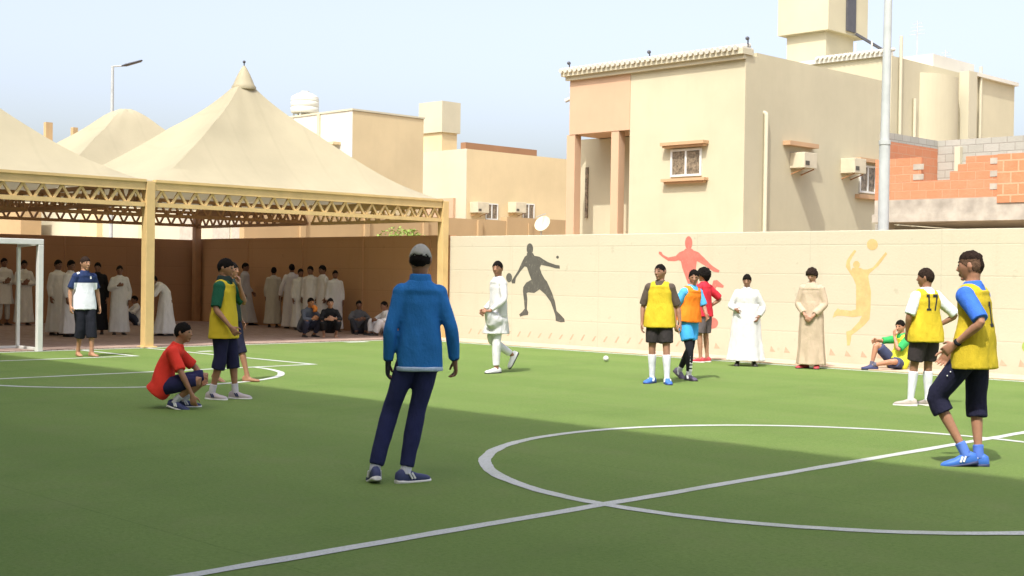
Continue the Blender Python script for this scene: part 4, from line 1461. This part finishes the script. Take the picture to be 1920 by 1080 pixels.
# 7. yellow bib, dark sleeves, facing the camera
person('player in yellow bib with brown sleeves, black shorts, white knee socks and blue boots', 1235, 719, 493, -8,
       dict(aL=(.05, .125, .085), kL=(.05, .11, .5), aR=(-.03, -.10, .085), kR=(.01, -.10, .5), toeL=20, toeR=-22, eL=(-.05, .25, 1.10), wL=(-.02, .29, .86), eR=(-.03, -.245, 1.10), wR=(.02, -.25, .85), yaw=-26),
       skin_c=(.27, .14, .09), hair='short', hair_th=.04, shirt=((.10, .075, .06), .88, .47), bib=(YEL, .80), shorts=((.035, .03, .03), .40, .045), socks=((.72, .72, .78), .60),
       shoes=(SBLUE, SNAVY, WINK), vox=.0065)
# 8. orange bib, blue sleeves
def ex_sport(body, sk, SM, cloth, parts):
    b = MB()
    for k in range(5):
        z = .14 + .055 * k
        p = limb_pt(sk.leg('R'), 1 - (z - .085) / .83)
        b.box((p.x + .030, p.y - .030, z), (p.x + .052, p.y + .018, z + .034))
    b.xf(SM)
    o = b.build('legging_print', WINK, None); o.parent = body
person('player in orange bib with sky blue sleeves and shorts over black leggings', 1288, 712, 502, 44,
       dict(aR=(.10, -.06, .085), kR=(.12, -.07, .5), aL=(-.26, .09, .13), kL=(-.02, .09, .5), fpL=34, chest=(.05, .02, 1.37), eR=(-.06, -.24, 1.10), wR=(-.02, -.24, .86), eL=(.12, .22, 1.12), wL=(.24, .16, 1.0), yaw=-40, pitch=10, toeL=8, toeR=-10),
       skin_c=(.28, .145, .09), hair_th=.10, shirt=((.10, .42, .78), .92, .45), bib=((.90, .23, .02), .90), shorts=((.06, .36, .74), .36, .045), leggings=(.018, .018, .024),
       socks=((.6, .6, .62), .93), shoes=(simple('purple_grey_shoe_upper', (.10, .08, .13), .6), SBLK, WINK), vox=.0075, extra=ex_sport)
# 9. curly hair, red shirt
person('player with long curly black hair in red shirt and grey shorts, hand on hip', 1318, 679, 503, -125,
       dict(eR=(-.12, -.36, 1.16), wR=(.06, -.19, .98), hdR=((.6, .5, -.3), (0, 1, 0)), eL=(.06, .27, 1.14), wL=(.24, .18, 1.05), yaw=20), skin_c=(.30, .16, .10),
       hair='long', hair_th=.36, shirt=((.62, .03, .05), .84, .44), shorts=((.13, .11, .115), .46, .045), shoes=(SRED, SW), vox=.008)
# 10. stout boy in white thobe
person('stout boy in bright white ankle length thobe standing on the turf by the wall', 1398, 686, 514, 2,
       dict(girth=1.10, sw=.165, eR=(-.03, -.30, 1.12), wR=(.16, -.20, 1.05), eL=(-.04, .31, 1.10), wL=(.10, .22, .92), aL=(0, .15, .085), aR=(0, -.15, .085), yaw=-8, pitch=8), skin_c=(.24, .125, .08),
       hair_th=.16, thobe=(WHITE, .10), shoes=(SBLK, SBLK), vox=.008)
# 11. taupe thobe, hands clasped
person('slim boy in taupe thobe with hands clasped and head bowed beside the wall', 1520, 691, 502, -14,
       dict(eR=(.0, -.235, 1.10), wR=(.17, -.07, .91), eL=(.0, .235, 1.10), wL=(.18, .06, .89), hdR=((.3, .6, -.5), (-1, 0, .2)), hdL=((.2, -.6, -.5), (-1, 0, .2)), pitch=18, yaw=-6, toeR=-30), skin_c=(.33, .18, .12),
       hair='curly', hair_mat=HAIRB, hair_th=.26, thobe=((.47, .37, .27), .07, .90), shoes=(SRED, SBLK), vox=.008)
# 12. seated boy against the wall
person('boy in lime bib with green sleeves sitting against the wall with knees up', 1682, 695, 612, -52,
       dict(pel=(0, 0, .115), chest=(-.10, 0, .56), down=(.6, 0, -.3), neckdir=(.15, 0, 1), bow=(-.05, 0, 0), kL=(.30, .30, .17), aL=(.52, .02, .09), kR=(.36, -.12, .46), aR=(.44, -.14, .085),
            eR=(.20, -.22, .50), wR=(.36, -.12, .52), hdR=((1, 0, -.3), (0, 1, -.2)), eL=(.14, .20, .36), wL=(.12, .06, .60), hdL=((-.1, -.1, 1), (-1, 0, 0)), toeL=-30, fpL=0, yaw=22, pitch=4),
       H=1.60, at=ground(1682, 693) , skin_c=(.36, .18, .11), hair_th=.10, shirt=((.04, .36, .10), .86, .44), bib=((.62, .62, .05), .84), shorts=((.06, .07, .14), .42, .035), socks=((.12, .12, .16), .92),
       shoes=(SNAVY, SBLK), vox=.008)
# 13. number 17
def digits(s, x, y, w, h, t):
    seg = {'1': [((.35, 0), (.65, 1)), ((.1, .82), (.36, 1)), ((.1, 0), (.9, .13))], '7': [((0, .82), (1, 1)), None]}
    out = []
    for ch in s:
        for sg in seg[ch]:
            if sg is None:
                out.append(((x + .22 * w, y), (x + .52 * w, y), (x + 1.0 * w, y + .83 * h), (x + .70 * w, y + .83 * h)))
                continue
            (a, b_), (c_, d) = sg
            out.append(((x + a * w, y + b_ * h), (x + c_ * w, y + b_ * h), (x + c_ * w, y + d * h), (x + a * w, y + d * h)))
        x += w + t
    return out
def ex_17(body, sk, SM, cloth, parts):
    patch('number', digits('17', -.085, 1.13, .075, .19, .02), parts['bib'], INK, (1, 0, 0))
person('player in yellow bib numbered 17 with white sleeves, seen from behind', 1733, 762, 502, -142,
       dict(aL=(.10, .13, .085), kL=(.07, .11, .5), aR=(.06, -.10, .085), kR=(.06, -.09, .5), toeL=46, toeR=-6, eL=(.0, .255, 1.12), wL=(.10, .20, .89), eR=(-.11, -.37, 1.13), wR=(.04, -.20, .99), hdR=((.6, .5, -.3), (0, 1, 0)), hdL=((.5, -.3, -.8), (0, -1, 0)), yaw=34),
       skin_c=(.25, .125, .075), hair_th=.13, hair_mat=HAIRB, shirt=((.70, .73, .76), .88, .46), bib=(YEL, .80), shorts=((.04, .032, .034), .42, .045), socks=((.72, .72, .78), .58), shoes=(simple('pale_shoe_upper', (.44, .37, .33), .6), SW),
       vox=.0065, extra=ex_17)
# 14. near player on the right
def ex_near(body, sk, SM, cloth, parts):
    patch('number', digits('1', -.03, 1.12, .085, .20, .02), parts['bib'], INK, (1, 0, 0))
    b = MB()
    for k in range(4):
        p = sk.hiL + (sk.kL - sk.hiL) * (.22 + .09 * k) + V((.0, .105, .0))
        b.ball(p, .006, 8, 6)
    b.xf(SM); o = b.build('rivet', WINK, None, smooth=True); o.parent = body
    a = sk.arm('L'); d = (a[2] - a[1]).normalized()
    b = MB().tube([a[2] - d * .05, a[2] - d * .02], .033, n=14)
    cloth('wristband', b, fabric((.02, .02, .025)), None, 2)
person('near player at right in yellow bib with royal blue sleeves and hand on thigh', 1822, 874, 470, -112,
       dict(girth=.86, lg=.84, pel=(0, 0, .92), chest=(.015, 0, 1.385), kL=(.27, .10, .54), aL=(.03, .05, .10), kR=(.02, -.11, .50), aR=(-.03, -.06, .085), toeL=28, toeR=20, fpL=10,
            eL=(-.16, .25, 1.16), wL=(.07, .22, .97), hdL=((.8, -.1, -.55), (0, -1, 0), (.3, 0, 1)), eR=(.10, -.25, 1.12), wR=(.24, -.10, .90), hdR=((.55, .1, -.85), (0, 1, -.2), (.5, 0, 1)), yaw=4, pitch=2, bow=(-.02, 0, 0)),
       skin_c=(.33, .165, .10), hair='fade', hair_th=.15, hair_mat=HAIRB, shirt=((.05, .16, .62), .88, .46), bib=(YEL, .78), shorts=((.018, .018, .042), .64, .038), shoes=(SBLUE, SNAVY, WINK), socks=((.10, .2, .6), .90),
       vox=.0055, extra=ex_near)

# ---- boys under the canopy
GRP = 'boys waiting in the shade under the canopy'
W2, W3, GREY = (.72, .69, .69), (.68, .65, .62), (.50, .48, .49)
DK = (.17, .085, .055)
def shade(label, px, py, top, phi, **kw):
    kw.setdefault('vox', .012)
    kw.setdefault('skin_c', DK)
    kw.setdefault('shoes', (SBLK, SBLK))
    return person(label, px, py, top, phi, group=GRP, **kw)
FOLD = dict(eR=(.0, -.25, 1.12), wR=(.20, -.02, 1.16), eL=(.0, .25, 1.10), wL=(.20, .03, 1.10), hdR=((0, 1, .1), (-1, 0, 0)), hdL=((0, -1, 0), (-1, 0, 0)))
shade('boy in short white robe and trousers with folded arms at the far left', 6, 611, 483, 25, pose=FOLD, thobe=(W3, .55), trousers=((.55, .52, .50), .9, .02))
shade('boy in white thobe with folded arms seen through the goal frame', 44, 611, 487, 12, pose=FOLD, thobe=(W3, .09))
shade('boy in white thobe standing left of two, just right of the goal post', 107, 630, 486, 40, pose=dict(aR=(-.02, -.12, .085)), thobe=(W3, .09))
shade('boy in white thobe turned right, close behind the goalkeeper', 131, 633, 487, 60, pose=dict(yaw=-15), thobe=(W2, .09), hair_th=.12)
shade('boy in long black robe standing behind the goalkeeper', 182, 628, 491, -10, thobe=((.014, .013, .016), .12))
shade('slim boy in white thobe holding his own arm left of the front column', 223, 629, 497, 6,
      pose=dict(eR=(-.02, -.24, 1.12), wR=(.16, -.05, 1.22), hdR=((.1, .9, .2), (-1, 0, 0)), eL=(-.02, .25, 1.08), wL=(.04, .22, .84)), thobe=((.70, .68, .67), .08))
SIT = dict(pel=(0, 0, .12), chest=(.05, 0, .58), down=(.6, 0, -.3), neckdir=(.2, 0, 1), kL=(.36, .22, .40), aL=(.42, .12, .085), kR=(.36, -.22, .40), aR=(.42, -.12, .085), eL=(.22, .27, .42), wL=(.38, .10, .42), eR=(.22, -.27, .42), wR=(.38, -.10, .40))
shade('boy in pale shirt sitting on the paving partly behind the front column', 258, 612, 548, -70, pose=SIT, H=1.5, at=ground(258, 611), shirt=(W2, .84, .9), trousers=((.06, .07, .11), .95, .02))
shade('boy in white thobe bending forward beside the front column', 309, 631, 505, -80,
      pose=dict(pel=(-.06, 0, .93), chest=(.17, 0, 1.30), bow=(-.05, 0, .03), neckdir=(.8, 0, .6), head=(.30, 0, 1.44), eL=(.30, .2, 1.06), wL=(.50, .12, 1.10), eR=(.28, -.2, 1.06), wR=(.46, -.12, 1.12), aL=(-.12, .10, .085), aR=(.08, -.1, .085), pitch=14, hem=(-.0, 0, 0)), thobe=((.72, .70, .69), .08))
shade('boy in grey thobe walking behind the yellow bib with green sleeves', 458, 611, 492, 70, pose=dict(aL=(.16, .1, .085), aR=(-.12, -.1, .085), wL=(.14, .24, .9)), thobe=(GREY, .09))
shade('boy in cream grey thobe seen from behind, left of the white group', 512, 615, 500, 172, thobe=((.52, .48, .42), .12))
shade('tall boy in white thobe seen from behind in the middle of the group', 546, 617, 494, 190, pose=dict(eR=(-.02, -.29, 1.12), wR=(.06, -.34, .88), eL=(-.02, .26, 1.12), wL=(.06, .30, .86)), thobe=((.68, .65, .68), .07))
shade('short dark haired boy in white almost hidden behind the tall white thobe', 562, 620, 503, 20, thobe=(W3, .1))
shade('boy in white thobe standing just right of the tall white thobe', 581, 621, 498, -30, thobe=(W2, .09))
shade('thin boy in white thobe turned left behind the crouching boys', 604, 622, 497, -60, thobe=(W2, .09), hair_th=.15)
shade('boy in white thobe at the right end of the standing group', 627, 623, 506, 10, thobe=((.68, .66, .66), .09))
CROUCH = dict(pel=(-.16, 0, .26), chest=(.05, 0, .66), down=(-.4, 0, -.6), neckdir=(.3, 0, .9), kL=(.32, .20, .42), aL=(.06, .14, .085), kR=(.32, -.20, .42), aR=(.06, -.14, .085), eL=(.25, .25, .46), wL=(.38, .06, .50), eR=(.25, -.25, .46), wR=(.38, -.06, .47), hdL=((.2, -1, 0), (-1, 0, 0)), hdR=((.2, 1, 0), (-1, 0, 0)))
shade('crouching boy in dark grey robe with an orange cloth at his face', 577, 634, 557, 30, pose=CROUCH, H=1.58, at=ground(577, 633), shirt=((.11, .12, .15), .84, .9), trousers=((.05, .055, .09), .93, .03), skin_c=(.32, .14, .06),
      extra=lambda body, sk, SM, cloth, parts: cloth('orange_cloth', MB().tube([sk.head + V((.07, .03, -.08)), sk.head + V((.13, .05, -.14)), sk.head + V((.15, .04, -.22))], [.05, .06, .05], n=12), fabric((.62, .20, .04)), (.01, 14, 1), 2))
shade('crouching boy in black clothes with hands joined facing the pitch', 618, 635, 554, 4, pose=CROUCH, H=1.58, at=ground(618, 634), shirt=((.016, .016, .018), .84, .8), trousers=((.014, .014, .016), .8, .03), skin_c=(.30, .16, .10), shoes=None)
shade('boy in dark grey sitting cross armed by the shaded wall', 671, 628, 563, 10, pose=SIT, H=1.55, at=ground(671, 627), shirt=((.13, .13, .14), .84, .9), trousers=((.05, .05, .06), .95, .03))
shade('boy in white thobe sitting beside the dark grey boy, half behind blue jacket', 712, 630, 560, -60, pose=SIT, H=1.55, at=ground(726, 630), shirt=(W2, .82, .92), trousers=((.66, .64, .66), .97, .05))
